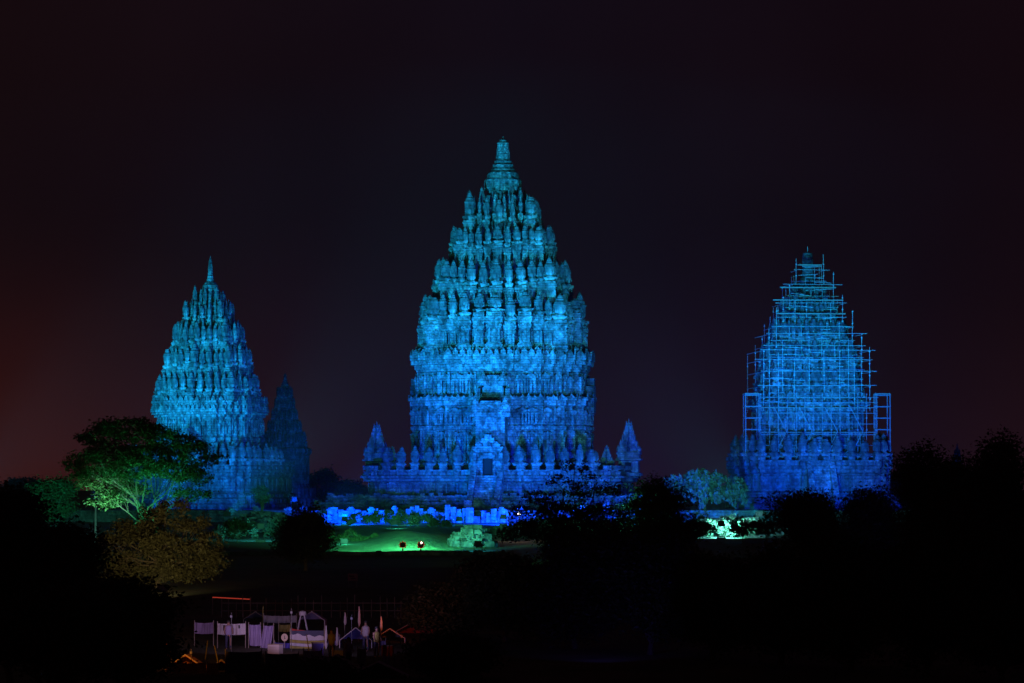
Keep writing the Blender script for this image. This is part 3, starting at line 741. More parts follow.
def tree(name, label, x, Y, top, hw, base_z, mat, nclump=220, per=55, leaf=.28, spread=.5, lobes=None, trunk_r=.28, trunk_h=.35, cat='tree', group=None, fork=1, droop=0, nl=9, flat=.55, limb=True, stuff_top=True):
    T = empty(name, (x, Y, 0), random.uniform(0, 0), label, cat, group)
    H = top
    if lobes is None:
        lobes = []
        cz0 = base_z+(H-base_z)*.5
        for i in range(nl):
            a = random.uniform(0, 2*math.pi); rr = random.uniform(.2, .68)*hw
            zz = random.uniform(base_z+(H-base_z)*.22, H-(H-base_z)*.2)
            sh = 1-.55*abs((zz-cz0)/(H-base_z))*1.3
            lobes.append((rr*math.cos(a)*sh, rr*math.sin(a)*sh, zz, hw*random.uniform(.28, .48), hw*random.uniform(.28, .48), (H-base_z)*random.uniform(.12, .22)))
        lobes.append((0, 0, H-(H-base_z)*.22, hw*.4, hw*.4, (H-base_z)*.2))
    cl = sample_lobes(lobes, nclump)
    if limb:
        mb = MB(); th = max(.6, base_z*.75) if trunk_h is None else trunk_h*H
        tops = []
        for f in range(fork):
            o = Vector((random.uniform(-.3, .3)*(fork > 1), random.uniform(-.3, .3)*(fork > 1), 0)); e = Vector((random.uniform(-.12, .12)*th*(1+fork*.4), random.uniform(-.1, .1)*th, th))
            mb_pts = branchy(mb, o, e, trunk_r, trunk_r*.7, 4, .03); tops.append(e)
        mb.build('trunk', M_bark, T)
        lb = MB()
        for l in lobes:
            s_ = random.choice(tops); pts = branchy(lb, s_, l[:3], trunk_r*.5, trunk_r*.12, 5, .05)
            idx = [i for i in range(len(cl)) if abs(cl[i][0]-l[0]) < l[3] and abs(cl[i][1]-l[1]) < l[4]]
            for i in random.sample(idx, min(8, len(idx))):
                lb.tube(pts[random.choice((2, 3, 4))], cl[i], trunk_r*.13, .015, 4)
        lb.build('branches', M_bark, T)
    leaf_mesh('crown', cl, per, spread, leaf, mat, flat, 2.2, T, droop)
    return T
def tree_px(name, label, px, top_py, hw_px, base_py, Y, mat, **k):
    hw = hw_px*Y/F
    return tree(name, label, GX(px, Y), Y, ZY(top_py, Y), hw, max(.3, ZY(base_py, Y)), mat, **k)

# big spreading tree at the left, lit green from below
Yb = 350; s = Yb/F
def lb(px, py, rx, ry, dy=0): return ((px-148)*s, dy, ZY(py, Yb), rx*s, rx*s*.9, ry*s)
big = [lb(125, 428, 30, 10), lb(98, 437, 24, 9, 1), lb(150, 434, 28, 10, -1), lb(182, 444, 24, 9, .5), lb(198, 459, 22, 8, -.5), lb(88, 462, 22, 9, -1.5), lb(112, 455, 30, 12, 2),
       lb(150, 456, 34, 13, 1.5), lb(178, 470, 28, 10, 1), lb(200, 478, 18, 7, 0), lb(95, 478, 26, 10, .5), lb(118, 488, 26, 10, 1.5), lb(108, 499, 18, 8, 0), lb(190, 492, 20, 7, 1), lb(135, 470, 30, 10, -1.5), lb(80, 470, 14, 8, 0)]
tree('spreading_tree', 'big spreading tree lit green from below at the left, in front of the left temple', GX(148, Yb), Yb, 12.5, 6, 5, M_leaf, nclump=560, per=46, leaf=.30, spread=.36,
     lobes=big, trunk_r=.15, trunk_h=.26, fork=7, flat=.5)
# feathery bamboo-like tree in amber light below it
Yf = 300; s = Yf/F
fe = [((px-160)*s, dy, ZY(py, Yf), rx*s, rx*s*.8, ry*s) for px, py, rx, ry, dy in ((170, 508, 18, 7, 0), (150, 516, 16, 7, 1), (138, 530, 22, 10, .5), (118, 540, 14, 7, 0), (192, 524, 20, 8, -.5), (212, 536, 12, 6, 0), (118, 558, 18, 9, 0), (165, 545, 26, 12, -1), (205, 550, 20, 9, .5), (182, 568, 30, 12, 0), (140, 575, 26, 10, .5), (218, 566, 12, 9, 0), (108, 575, 12, 6, 0))]
tree('feathery_tree', 'low feathery tree glowing dull amber in front of the big green-lit tree', GX(160, Yf), Yf, 6.6, 4, 2, M_leaf_brown, nclump=300, per=60, leaf=.26, spread=.26, lobes=fe, trunk_r=.16, trunk_h=.25, fork=3, flat=.8, droop=.6)

D = 'dark trees in the foreground'
TD = [  # px, top, hw, base, Y, label
 (12, 488, 48, 600, 190, 'dark tree at the left edge of the picture, black against the red sky'),
 (66, 522, 42, 640, 200, 'dark bushy tree with a small lamp glinting through its top at left'),
 (122, 576, 54, 683, 180, 'black tree mass below the amber feathery tree'),
 (55, 590, 90, 700, 170, 'black tree crown filling the bottom left corner'),
 (306, 504, 27, 600, 330, 'narrow dark tree between left stone heap and green lawn'),
 (505, 556, 48, 690, 232, 'black tree crown at the bottom below the central stairs'),
 (575, 538, 52, 690, 225, 'black tree crown in the bottom centre below the open-branched tree'),
 (650, 534, 56, 690, 220, 'black tree crown right of bottom centre, below the dark round tree'),
 (712, 556, 44, 690, 216, 'black tree crown directly below the brightly lit stone heap'),
 (780, 540, 52, 690, 210, 'black tree crown at the bottom right of the brightly lit stone heap'),
 (850, 534, 54, 690, 206, 'black tree crown below the scaffolded temple'),
 (925, 530, 60, 690, 202, 'black tree crown below the two tall dark trees at right'),
 (1000, 540, 66, 700, 195, 'black tree crown in the bottom right corner'),
 (310, 672, 70, 700, 188, 'added low black bush along the bottom edge below the camp'),  # added to cover lit ground that should look dark
 (450, 640, 40, 700, 200, 'black bush right of the small bright lamp'),
 (445, 590, 40, 690, 235, 'black tree beside the orange-lit tent'),
 (655, 474, 50, 560, 345, 'dark round tree just left of the pale silvery tree'),
 (808, 489, 50, 585, 330, 'dark low tree in front of the scaffolded temple platform'),
 (868, 487, 42, 590, 310, 'dark tree with blue glints at the right corner of the scaffolded temple'),
 (926, 441, 38, 600, 290, 'tall dark tree right of the scaffolded temple'),
 (958, 450, 26, 620, 285, 'narrow dark tree between the two tall dark trees at right'),
 (993, 432, 48, 640, 275, 'tallest dark tree at the right edge of the picture'),
 (500, 560, 40, 640, 300, 'dark shrubby tree below the central stairs'),
]
for px, tp, hw, bs, Y, lab in TD:
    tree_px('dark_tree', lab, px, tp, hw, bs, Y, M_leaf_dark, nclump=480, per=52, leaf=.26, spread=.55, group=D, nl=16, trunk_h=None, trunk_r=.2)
# open-branched tree before the right half of the tall temple
Yo = 340; s = Yo/F
op = [((px-578)*s, dy, ZY(py, Yo), rx*s, rx*s*.8, ry*s) for px, py, rx, ry, dy in ((648, 512, 16, 8, .5), (515, 530, 18, 10, 0), (570, 545, 34, 12, .3), (620, 545, 30, 12, 0), (575, 468, 12, 6, 0), (595, 476, 12, 6, .4), (556, 482, 16, 6, -.3), (612, 490, 16, 7, 0), (580, 492, 18, 8, .6), (540, 498, 16, 7, 0), (625, 505, 18, 8, .4), (525, 512, 14, 8, 0), (560, 512, 26, 10, -.4), (600, 516, 26, 10, 0), (545, 530, 28, 12, 0), (590, 535, 30, 14, 0), (630, 528, 22, 12, 0))]
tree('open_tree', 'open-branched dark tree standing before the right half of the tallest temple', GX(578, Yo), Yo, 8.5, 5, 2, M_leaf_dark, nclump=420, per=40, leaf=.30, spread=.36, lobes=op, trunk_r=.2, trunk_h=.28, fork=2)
# pale silver tree between the temples
Yp = 468; s = Yp/F
pa = [((px-703)*s, dy, ZY(py, Yp), rx*s, rx*s*.8, ry*s) for px, py, rx, ry, dy in ((703, 480, 24, 9, 0), (680, 486, 18, 8, 0), (726, 486, 20, 9, 0), (700, 494, 30, 9, 0), (738, 497, 12, 8, 0))]
tree('pale_tree', 'pale silvery tree with upright leaf tufts between the tallest and the scaffolded temple', GX(703, Yp), Yp, 6.5, 4, 2, M_leaf_pale, nclump=190, per=22, leaf=.62, spread=.14, lobes=pa, trunk_r=.2, trunk_h=.4, fork=3, flat=1.4, droop=-1.2)
tree_px('teal_tree', 'far tree lit teal left of the big spreading tree', 58, 476, 32, 520, 420, M_leaf, nclump=200, per=50, leaf=.3, spread=.45, nl=9)
tree_px('small_palm_bush', 'small pale bush at the foot of the left temple platform', 262, 486, 9, 506, 455, M_leaf_pale, nclump=40, per=40, leaf=.35, spread=.25, nl=4, cat='bush')
# tree line far behind the temples
for i, (px, tp, hw, Y, lab) in enumerate(((325, 470, 30, 640, 'far dark tree between the dim small temple and the tallest temple'), (352, 482, 22, 650, 'far dark tree behind the left gate tower of the tallest temple'),
     (25, 478, 40, 640, 'far dark tree at the left horizon'), (650, 488, 30, 640, 'far dark tree behind the right gate tower of the tallest temple'), (905, 470, 30, 640, 'far dark tree behind the right corner of the scaffolded temple'))):
    tree_px('far_tree', lab, px, tp, hw, 508, Y, M_leaf_dark, nclump=150, per=40, leaf=.5, spread=.7, group='far trees behind the temples', nl=9)

# shrubs
def shrub(x, Y, w, d, h, label, mat=M_leaf, z0=0.0, nm='shrub', per=50, n=None, leaf=.22):
    n = n or max(20, int(w*d*5)); c = np.empty((n, 3)); u = rng.uniform(-1, 1, (n, 2)); c[:, 0] = u[:, 0]*w/2; c[:, 1] = u[:, 1]*d/2
    c[:, 2] = z0+h*rng.uniform(.15, 1, n)*(1-.5*np.clip((u**2).sum(1), 0, 1))
    o = leaf_mesh(nm, c, per, .16, leaf, mat, .8); o.location = (x, Y, 0); return tag(o, label, 'shrub', 'garden shrubs on the lawn')
for px, Y, w, h, lab in ((362, 445, 3.2, 1.5, 'left rounded shrub in the row under the blue wall'), (383, 447, 3.6, 1.7, 'second rounded shrub from the left under the blue wall'), (404, 446, 3.6, 1.7, 'third rounded shrub under the blue wall'),
                         (423, 444, 2.8, 1.4, 'right end rounded shrub under the blue wall'), (440, 436, 2.4, 1.3, 'small shrub alone above the right side of the lawn')):
    shrub(GX(px, Y), Y, w, 3, h, lab, z0=.35)
for px, Y, w, h, lab in ((335, 392, 2.6, 1.2, 'low shrub at the left end of the lawn'), (352, 390, 2.6, 1.3, 'low shrub left of the small cool lamp on the lawn'), (370, 391, 2.0, 1.0, 'low shrub touching the small cool lamp on the lawn')):
    shrub(GX(px, Y), Y, w, 2, h, lab, z0=.15)
for px, py, Y, lab in ((700, 527, 440, 'shrub at the left of the bright stone heap'), (735, 533, 418, 'shrub in the middle of the bright stone heap'), (716, 540, 411, 'pale shrub at the front left of the bright stone heap'), (749, 541, 410, 'pale shrub at the front right of the bright stone heap'), (756, 520, 432, 'shrub at the right of the bright stone heap'), (240, 540, 405, 'shrub in front of the dim left stone heap'), (282, 538, 410, 'shrub right of the dim left stone heap')):
    shrub(GX(px, Y), Y, 3.4, 2.4, 2.3, lab, M_leaf_pale, per=40, leaf=.24)

for px, top, w_, Y, lab in ((700, 522, 18, 398, 'thin dark sapling before the left part of the bright stone heap'), (742, 518, 16, 396, 'thin dark sapling before the middle of the bright stone heap'), (766, 520, 16, 399, 'thin dark sapling before the right end of the bright stone heap'), (238, 520, 16, 395, 'thin dark sapling before the dim left stone heap')):
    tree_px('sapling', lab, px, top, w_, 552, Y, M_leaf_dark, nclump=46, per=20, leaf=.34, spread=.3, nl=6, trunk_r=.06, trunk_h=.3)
# ------------------------------------------------------------------ lights
def aim(o, tgt): o.rotation_euler = (Vector(tgt)-o.location).to_track_quat('-Z', 'Y').to_euler()
def flood(loc, tgt, col, watts, size=60, blend=.6, label=None, r=.35, fixture=True):
    d = bpy.data.lights.new('flood', 'SPOT'); d.energy = watts; d.color = col; d.spot_size = R(size); d.spot_blend = blend; d.shadow_soft_size = r
    if loc[1] > 464: loc = (loc[0], loc[1], loc[2]+1.6)      # these stand on the terrace
    o = bpy.data.objects.new('flood_beam', d); scene.collection.objects.link(o); o.location = loc; aim(o, tgt)
    if fixture:
        dirv = (Vector(tgt)-Vector(loc)).normalized()
        FX = empty('floodlight', (loc[0], loc[1], 0), math.atan2(dirv.y, dirv.x)-math.pi/2, label, 'floodlight', 'ground floodlights aimed at the temples')
        z = loc[2]; b = MB(); b.box((0, -.75, z), (.6, .3, .45)); b.box((0, -.58, z), (.7, .06, .55)); b.build('housing', M_lamp_body, FX)
        b = MB(); b.tube((-.38, -.75, z), (-.38, -.75, .2), .03); b.tube((.38, -.75, z), (.38, -.75, .2), .03); b.box((0, -.75, .1), (.9, .3, .2)); b.build('bracket', M_lamp_body, FX)
    return o
def bulb(loc, col, watts, rad, mat, label, post=True, r=.15):
    d = bpy.data.lights.new('lamp', 'POINT'); d.energy = watts; d.color = col; d.shadow_soft_size = r
    T = empty('garden_lamp', (loc[0], loc[1], 0), 0, label, 'lamp')
    o = bpy.data.objects.new('lamp_light', d); scene.collection.objects.link(o); o.location = (loc[0], loc[1]-rad-.3, loc[2]+.1)
    b = MB(); b.lathe([(rad*.3, -rad), (rad*.85, -rad*.5), (rad, 0), (rad*.85, rad*.5), (rad*.3, rad)], (0, 0, loc[2]), 10); b.build('bulb', mat, T, True)
    b = MB(); b.tube((0, 0, 0), (0, 0, loc[2]-rad), .04); b.lathe([(.14, 0), (.14, .08), (.05, .1)], (0, 0, 0), 8); b.build('post', M_lamp_body, T)
    return T
CY = (0.008, .61, 1.0); BL = (0.0, .27, 1.0); DB = (0.0, .03, 1.0); TL = (.03, .9, .75); GR = (.0, 1.0, .28)
K = 2.3
# tallest temple
flood((-30, 420, 2.2), (GX(499, 500), 500, 39), CY, 520000, 31, 1.0, 'floodlight on the ground left of the lawn')
flood((26, 420, 2.2), (GX(503, 500), 500, 39), CY, 240000, 31, 1.0, 'floodlight hidden behind the open-branched tree')
flood((-22, 448, 1.2), (GX(498, 500), 490, 17), BL, 195000, 37, 1.0, 'floodlight below the bright blue wall')
flood((14, 448, 1.2), (GX(505, 500), 490, 16), BL, 85000, 37, 1.0, 'floodlight right of the central stairs')
flood((-19, 453, 1.0), (-14, 484, 3), DB, 70000, 110, .9, 'floodlight before the left corner of the tallest temple platform')
flood((15, 453, 1.0), (13, 484, 4), DB, 70000, 110, .9, 'floodlight before the right corner of the tallest temple platform')
flood((-1, 452, 1.0), (GX(500, 500), 485, 4), DB, 66000, 120, .9, 'floodlight in front of the central stairs')
# wall of blocks
for x, w_ in ((-19, 5600), (-12.5, 5200), (-6, 3600), (3, 1500)):
    flood((x, 450, .8), (x, 462, 1.4), (0, .26, 1), w_, 110, .9, {-19: 'floodlight before the left end of the bright wall', -12.5: 'floodlight before the brightest blocks of the wall', -6: 'floodlight before the middle of the bright wall', 3: 'floodlight before the wall right of the central stairs'}[x])
# left temple: from the left front
flood((-66, 440, 2.0), (GX(208, 508), 508, 27), CY, 400000, 30, 1.0, 'floodlight behind the teal tree')
flood((-26, 468, 1.0), (GX(214, 508), 505, 18), CY, 30000, 52, 1.0, 'added fill light behind the narrow dark tree, facing the left temple')  # added fill from the right, brightens the darker side of the temple
flood((-50, 470, 1.0), (GX(210, 508), 505, 13), BL, 85000, 48, 1.0, 'floodlight behind the big spreading tree')
flood((-32, 478, .9), (GX(225, 508), 500, 4), DB, 15000, 110, .9, 'floodlight at the foot of the left temple')
# right temple
flood((37, 435, 2.0), (GX(810, 505), 505, 29), (0, .52, 1), 230000, 28, 1.0, 'floodlight facing the scaffolded temple spire')
flood((34, 452, 1.0), (GX(806, 505), 500, 14), (0, .16, 1), 190000, 34, 1.0, 'floodlight facing the scaffolded temple wall')
flood((44, 470, .9), (GX(815, 505), 495, 3.0), DB, 42000, 110, .9, 'floodlight at the foot of the scaffolded temple')
# dim blue on the small temple
flood((-24, 520, 1.0), (GX(285, 548), 548, 9), (0, .07, 1), 6500*K, 70, .9, 'floodlight facing the dim small temple')
flood((60, 530, 1.0), (GX(957, 560), 560, 8), (0, .2, 1), 900*K, 50, .9, 'floodlight facing the tiny far spire')
# garden lights
flood((GX(105, 346), 345, 2.2), (GX(122, 352), 351, 5.6), (.06, 1, .45), 1300, 110, .9, 'floodlight at the roots of the big spreading tree')
flood((GX(94, 348), 346.0, 2.2), (GX(112, 352), 351, 6.0), (.28, 1, .70), 7500, 62, .9, 'floodlight close under the lowest left boughs of the big tree')
flood((GX(150, 348), 346.5, 1.8), (GX(146, 352), 352, 12), (.05, 1, .42), 2800, 95, .9, 'floodlight in the middle under the big spreading tree')
flood((GX(180, 352), 352, .9), (GX(170, 352), 352.5, 9), (.03, 1, .5), 1500, 120, .9, 'second floodlight under the big spreading tree, right side')
flood((GX(60, 405), 403, .9), (GX(58, 420), 420, 4), (.02, .7, .6), 9000, 90, .9, 'floodlight in front of the teal tree')
flood((GX(700, 450), 448, .9), (GX(703, 468), 468, 4), (.03, .62, .88), 15000, 100, .9, 'floodlight in front of the pale silvery tree')
flood((GX(722, 405), 406, 1.6), (GX(735, 425), 424, 1.6), (.2, .95, 1), 42000, 90, .9, 'floodlight before the bright stone heap')
flood((GX(262, 400), 398, 1.6), (GX(262, 425), 425, 1), (.03, .6, .75), 3500, 120, .9, 'floodlight before the dim left stone heap')
flood((GX(478, 372), 371, .8), (GX(474, 385), 385, 1), (.02, .62, .9), 3200, 70, .9, 'floodlight before the squared stone heap')
flood((GX(395, 434), 433, .9), (GX(395, 446), 446, .6), (.06, .9, .75), 5200, 130, .9, 'floodlight before the row of rounded shrubs')
flood((GX(345, 381), 380, .7), (GX(350, 391), 391, .5), (.05, .9, .7), 900, 130, .9, 'floodlight before the low shrubs at the left end of the lawn')
# twin lamps on the lawn
for i, (px, lab, c) in enumerate(((403, 'left one of the two red-rimmed lamps standing on the green lawn', 0), (421, 'right one of the two red-rimmed lamps on the green lawn, glowing orange', 1))):
    Yt = 370; T = empty('lawn_lamp', (GX(px, Yt), Yt, 0), 0, lab, 'lamp', 'twin lawn lamps')
    z = .9; M_red = bpy.data.materials.get('red_lamp_shell') or simple('red_lamp_shell', (.25, .03, .02), .5, 0, .2, 2, (1, .05, .02), .25)
    b = MB(); b.lathe([(.1, -.3), (.42, -.22), (.5, 0), (.42, .22), (.1, .3)], (0, 0, z), 12); b.build('head', M_lamp_body, T, True)
    b = MB()
    for k in range(8):
        t = 2*math.pi*k/8; b.box((math.cos(t)*.5, -.25, z+math.sin(t)*.38), (.2, .12, .16))
    b.build('rim', M_red, T)
    b = MB(); b.tube((0, 0, 0), (0, 0, z-.25), .09); b.box((0, 0, .06), (.9, .5, .12)); b.build('stand', M_lamp_body, T)
    T.scale = (.62, .62, .8)
    if c:
        b = MB(); b.lathe([(.03, -.1), (.1, 0), (.03, .1)], (.1, -.5, z+.25), 8); b.build('bulb', M_glow_w, T)
for (x, y, w_) in ((GX(414, 372), 369, 32000), (GX(372, 385), 367, 11000)):
    d = bpy.data.lights.new('lawn_light', 'SPOT'); d.energy = w_; d.color = (.09, 1, .46); d.shadow_soft_size = .2; d.spot_size = R(84); d.spot_blend = 1
    o = bpy.data.objects.new('lawn_light', d); scene.collection.objects.link(o); o.location = (x, y, 3.0); aim(o, (x-.5, y+14, 0.5))
bulb(P(382, 542, 390), (.6, 1, .8), 40, .10, M_glow_c, 'small cool white lamp at the left part of the lawn')
bulb(P(519, 514, 400), (1, .8, .65), 120, .17, M_glow_w, 'small warm white lamp at the foot of the central stairs behind leaves')
bulb(P(74, 545, 230), (1, .75, .55), 30, .11, M_glow_w, 'small warm lamp glinting through the dark bushy tree at left')
bulb(P(720, 549, 395), (1, .9, .8), 200, .2, M_glow_w, 'small white lamp below the bright stone heap')
bulb(P(620, 513, 346), (.1, 1, .5), 420, .06, M_glow_c, 'green-white lamp shining up through the leaves right of the tallest temple')
# amber light on the feathery tree (street lamp) 
def amber(loc, w_, col, r=.3):
    d = bpy.data.lights.new('amber_lamp', 'POINT'); d.energy = w_; d.color = col; d.shadow_soft_size = r
    o = bpy.data.objects.new('amber_light', d); scene.collection.objects.link(o); o.location = loc; return o
flood((GX(165, 284), 282, .8), (GX(160, 300), 300, 6.0), (1, .80, .34), 5000, 66, .9, 'amber floodlight on the ground below the feathery tree')
# white post behind the big tree
b = MB(); zt = ZY(508, 372); b.tube((0, 0, 0), (0, 0, zt), .10, .08, 8); b.lathe([(.16, 0), (.16, .1), (.05, .16)], (0, 0, zt), 8)
o = b.build('lamp_post', simple('white_paint', (.7, .7, .68))); o.location = (GX(96, 372), 372, 0); tag(o, 'slim white post behind the big spreading tree', 'post')
flood((GX(92, 362), 361, .7), (GX(100, 372), 373, 2.5), (.3, 1, .85), 350, 110, .9, 'floodlight beside the slim white post')

# ------------------------------------------------------------------ the camp in the foreground
M_white = simple('white_cloth', (.62, .6, .62), .8, 0, .15, 3); M_purple = simple('lilac_cloth', (.36, .30, .5), .8, 0, .2, 3)
M_blue = simple('blue_tarp', (.05, .04, .32), .6); M_grey = simple('grey_board', (.25, .24, .25), .7); M_yel = simple('yellow_cloth', (.38, .34, .08), .8)
M_red2 = simple('red_cloth', (.42, .05, .03), .8); M_or = simple('orange_cloth', (.5, .2, .05), .8); M_fence = simple('fence_wood', (.34, .30, .24), .9); M_navy = simple('navy_tarp', (.03, .035, .09), .6)
M_ink = simple('black_print', (.03, .03, .03), .7)
Yc = 226
def cp(px, py, Y=Yc): return P(px, py, Y)
def cloth(px0, py0, px1, py1, mat, label, nm='banner', skew=0, Y=Yc, cat='banner', group=None, post=True, marks=()):
    """a hung cloth between two poles, with folds and thickness"""
    a = cp(px0, py0, Y); b = cp(px1, py1, Y); T = empty(nm, (a.x, Y, 0), 0, label, cat, group)
    n = 14; vs = []; W = b.x-a.x
    for j, z in enumerate((b.z, (a.z+b.z)/2, a.z)):
        for i in range(n+1):
            u = i/n; x = u*W+skew*(1-j/2)*W
            y = .05*math.sin(u*14+j)+.03*math.sin(u*31)
            vs.append((x, y, z-(.04*math.sin(u*math.pi)*1)))
    fs = [(j*(n+1)+i, j*(n+1)+i+1, (j+1)*(n+1)+i+1, (j+1)*(n+1)+i) for j in range(2) for i in range(n)]
    mb = MB(); mb.add(vs, fs); c = mb.build('cloth', mat, T)
    md = c.modifiers.new('thick', 'SOLIDIFY'); md.thickness = .01
    if post:
        for x in (0, W):
            q = MB(); q.tube((x, .06, 0), (x, .06, a.z+.12), .025); q.build('pole', M_fence, T)
    for (u, v, w_, h_) in marks:
        q = MB(); q.box((u*W, -.1, b.z+(a.z-b.z)*v), (w_*W, .01, h_*(a.z-b.z))); q.build('marking', M_ink, T)
    return T
cloth(218, 623, 246, 634, M_white, 'wide white banner with dark blotches on poles at left of the camp', marks=((.25, .6, .08, .5), (.34, .4, .05, .3), (.45, .5, .07, .6), (.78, .7, .05, .3)))
cloth(249, 624, 261, 645, M_purple, 'lilac cloth hanging beside the white banner', skew=.12)
cloth(264, 625, 274, 647, M_purple, 'slanting pale lilac cloth next to the round sign', skew=-.28)
cloth(195, 622, 214, 633, M_purple, 'dim lilac banner partly behind the black leaves', Y=228)
cloth(264, 615, 297, 622, M_grey, 'long grey board high above the stalls', nm='board', cat='board', Y=232)
cloth(275, 642, 296, 650, M_blue, 'deep blue tarpaulin below the round sign', nm='tarpaulin', cat='tarpaulin')
cloth(328, 636, 340, 644, M_purple, 'small lilac cloth left of the pointed tent', Y=228)
cloth(374, 640, 386, 650, M_purple, 'small pale lilac cloth right of the pointed tent', Y=228)
cloth(160, 650, 176, 668, M_purple, 'pale striped cloth at far left of the camp behind leaves', Y=224)
cloth(181, 655, 190, 676, M_purple, 'narrow pale cloth beside the orange-lit canvas', Y=222)
for px0, py0, px1, py1, mt, Y, lab in ((163, 641, 172, 655, M_or, 212, 'rust-coloured cloth strip at the far left of the camp'), (208, 662, 219, 676, M_or, 204, 'orange-lit cloth between two bamboo poles at bottom left'),
        (344, 643, 351, 657, M_white, 211, 'narrow pale towel below the pointed tent'), (358, 648, 366, 664, M_grey, 208, 'narrow grey towel below the pointed tent'), (383, 655, 390, 670, M_purple, 206, 'narrow lilac towel right of the low lilac tent'),
        (430, 640, 440, 650, M_red2, 214, 'red cloth strip right of the red-roofed tent'), (412, 640, 424, 652, M_or, 214, 'rust-coloured cloth strip before the red-roofed tent')):
    cloth(px0, py0, px1, py1, mt, lab, nm='hanging_cloth', Y=Y, cat='cloth', skew=random.uniform(-.1, .1))
for i, (px, Y, w_, h_, mt, lab) in enumerate(((276, 221, .7, .5, M_white, 'small white crate at the foot of the round sign post'), (318, 219, .6, .7, M_blue, 'blue crate at the right foot of the banded stall'), (341, 216, .8, .45, M_grey, 'grey box left of the pointed tent'),
        (388, 219, .6, .55, M_red2, 'red box right of the pointed tent'), (357, 205, .7, .4, M_white, 'white box low before the pointed tent'), (400, 208, .5, .6, M_purple, 'lilac box left of the grey striped cloth'))):
    T = empty('crate', (GX(px, Y), Y, 0), random.uniform(-.6, .6), lab, 'crate', 'crates in the camp')
    q = MB(); q.box((0, 0, h_/2), (w_, .5, h_))
    for k in range(3): q.box((0, -.26, h_*(.2+.3*k)), (w_*1.02, .03, h_*.2))
    q.build('box', mt, T); q = MB(); q.box((0, 0, h_+.03), (w_*1.06, .55, .05)); q.build('lid', M_fence, T)
# round sign
c = cp(285, 637); T = empty('round_sign', (c.x, c.y, 0), 0, 'small round cream sign on a post above the blue tarpaulin', 'sign')
q = MB(); rr = .19
for k in range(20): pass
q.add([(rr*math.cos(2*math.pi*k/20), y, c.z+rr*1.15*math.sin(2*math.pi*k/20)) for y in (-.02, .02) for k in range(20)], [tuple(range(20)), tuple(range(39, 19, -1))]+[(k, 20+k, 20+(k+1) % 20, (k+1) % 20) for k in range(20)])
q.build('disc', simple('cream_paint', (.7, .6, .42)), T)
q = MB(); q.box((0, -.03, c.z), (.03, .008, .2)); q.box((.03, -.03, c.z-.05), (.08, .008, .03)); q.build('emblem', M_ink, T)
q = MB(); q.tube((0, .04, 0), (0, .04, c.z-.1), .03); q.build('post', M_fence, T)
# stall with layered awning (red fringe, pale and yellow bands)
a = cp(291, 628); bb_ = cp(325, 648); T = empty('market_stall', ((a.x+bb_.x)/2, Yc, 0), 0, 'stall with a sagging awning in red, pale and yellow bands', 'stall'); W = bb_.x-a.x
for (f0, f1, mt, nm) in ((0, .18, M_red2, 'awning_fringe'), (.18, .55, M_white, 'awning'), (.55, .7, M_yel, 'awning_band'), (.7, .85, M_white, 'awning_band'), (.85, 1, M_yel, 'awning_band')):
    n = 14; q = MB(); vs = []
    for f in (f0, f1-.01):
        for i in range(n+1):
            u = i/n; z = a.z+(bb_.z-a.z)*f-(.18*u if f < .5 else .05*u)-.05*math.sin(u*3.1); vs.append(((u-.5)*W, -f*.35+.02*math.sin(u*20), z))
    q.add(vs, [(i, i+1, n+2+i, n+1+i) for i in range(n)]); o = q.build(nm, mt, T); md = o.modifiers.new('t', 'SOLIDIFY'); md.thickness = .015
for x in (-W/2, W/2):
    q = MB(); q.tube((x, -.1, 0), (x, -.1, a.z), .035); q.build('post', M_fence, T)
q = MB(); q.box((0, .3, .5), (W, .8, 1.0)); q.build('counter', M_navy, T)
# A-frame tents
def ptent(px, py_top, hw_px, h_px, mat, label, Y=Yc):
    c = cp(px, py_top, Y); hw = hw_px*Y/F; h = h_px*Y/F; T = empty('tent', (c.x, Y, 0), 0, label, 'tent', 'camp tents')
    zt = c.z; zb = zt-h; q = MB(); d = 2.4
    q.add([(-hw, 0, zb), (0, 0, zt), (hw, 0, zb), (-hw, d, zb), (0, d, zt), (hw, d, zb)], [(0, 1, 4, 3), (1, 2, 5, 4), (3, 4, 5)]); o = q.build('roof', mat, T); md = o.modifiers.new('t', 'SOLIDIFY'); md.thickness = .02
    for s_ in (-1, 1):
        q = MB(); q.add([(s_*hw, 0, 0), (s_*hw, 0, zb), (s_*hw, d, zb), (s_*hw, d, 0)], [(0, 1, 2, 3)]); o = q.build('side_wall', mat, T); md = o.modifiers.new('t', 'SOLIDIFY'); md.thickness = .02
        q = MB(); q.tube((s_*hw, -.03, 0), (s_*hw, -.03, zb), .03); q.tube((s_*hw, -.03, zb), (0, -.03, zt+.05), .022); q.build('frame', M_fence if mat in (M_or, M_red2, M_navy) else M_white, T)
    return T
ptent(356, 628, 16, 12, M_blue, 'pointed blue tent with a pale frame in the middle of the camp')
cloth(226, 651, 262, 676, M_navy, 'broad dark navy tarpaulin hanging below the white banner', nm='tarpaulin', cat='tarpaulin', Y=205)
cloth(266, 653, 299, 677, M_navy, 'dark navy tarpaulin with pale patch below the round sign', nm='tarpaulin', cat='tarpaulin', Y=203, marks=())
cloth(304, 650, 322, 661, M_purple, 'dim lilac awning cloth below the banded stall', Y=208)
cloth(393, 655, 412, 668, M_grey, 'dim grey striped cloth left of the small bright lamp', Y=206)
cloth(334, 664, 352, 674, M_grey, 'dim grey sheet near the bottom edge below the pointed tent', Y=202)
ptent(378, 662, 30, 14, M_purple, 'dim lilac tent low in front of the pointed blue tent', Y=201)
ptent(186, 655, 20, 13, M_or, 'small orange canvas shelter at bottom left of the camp', Y=206)
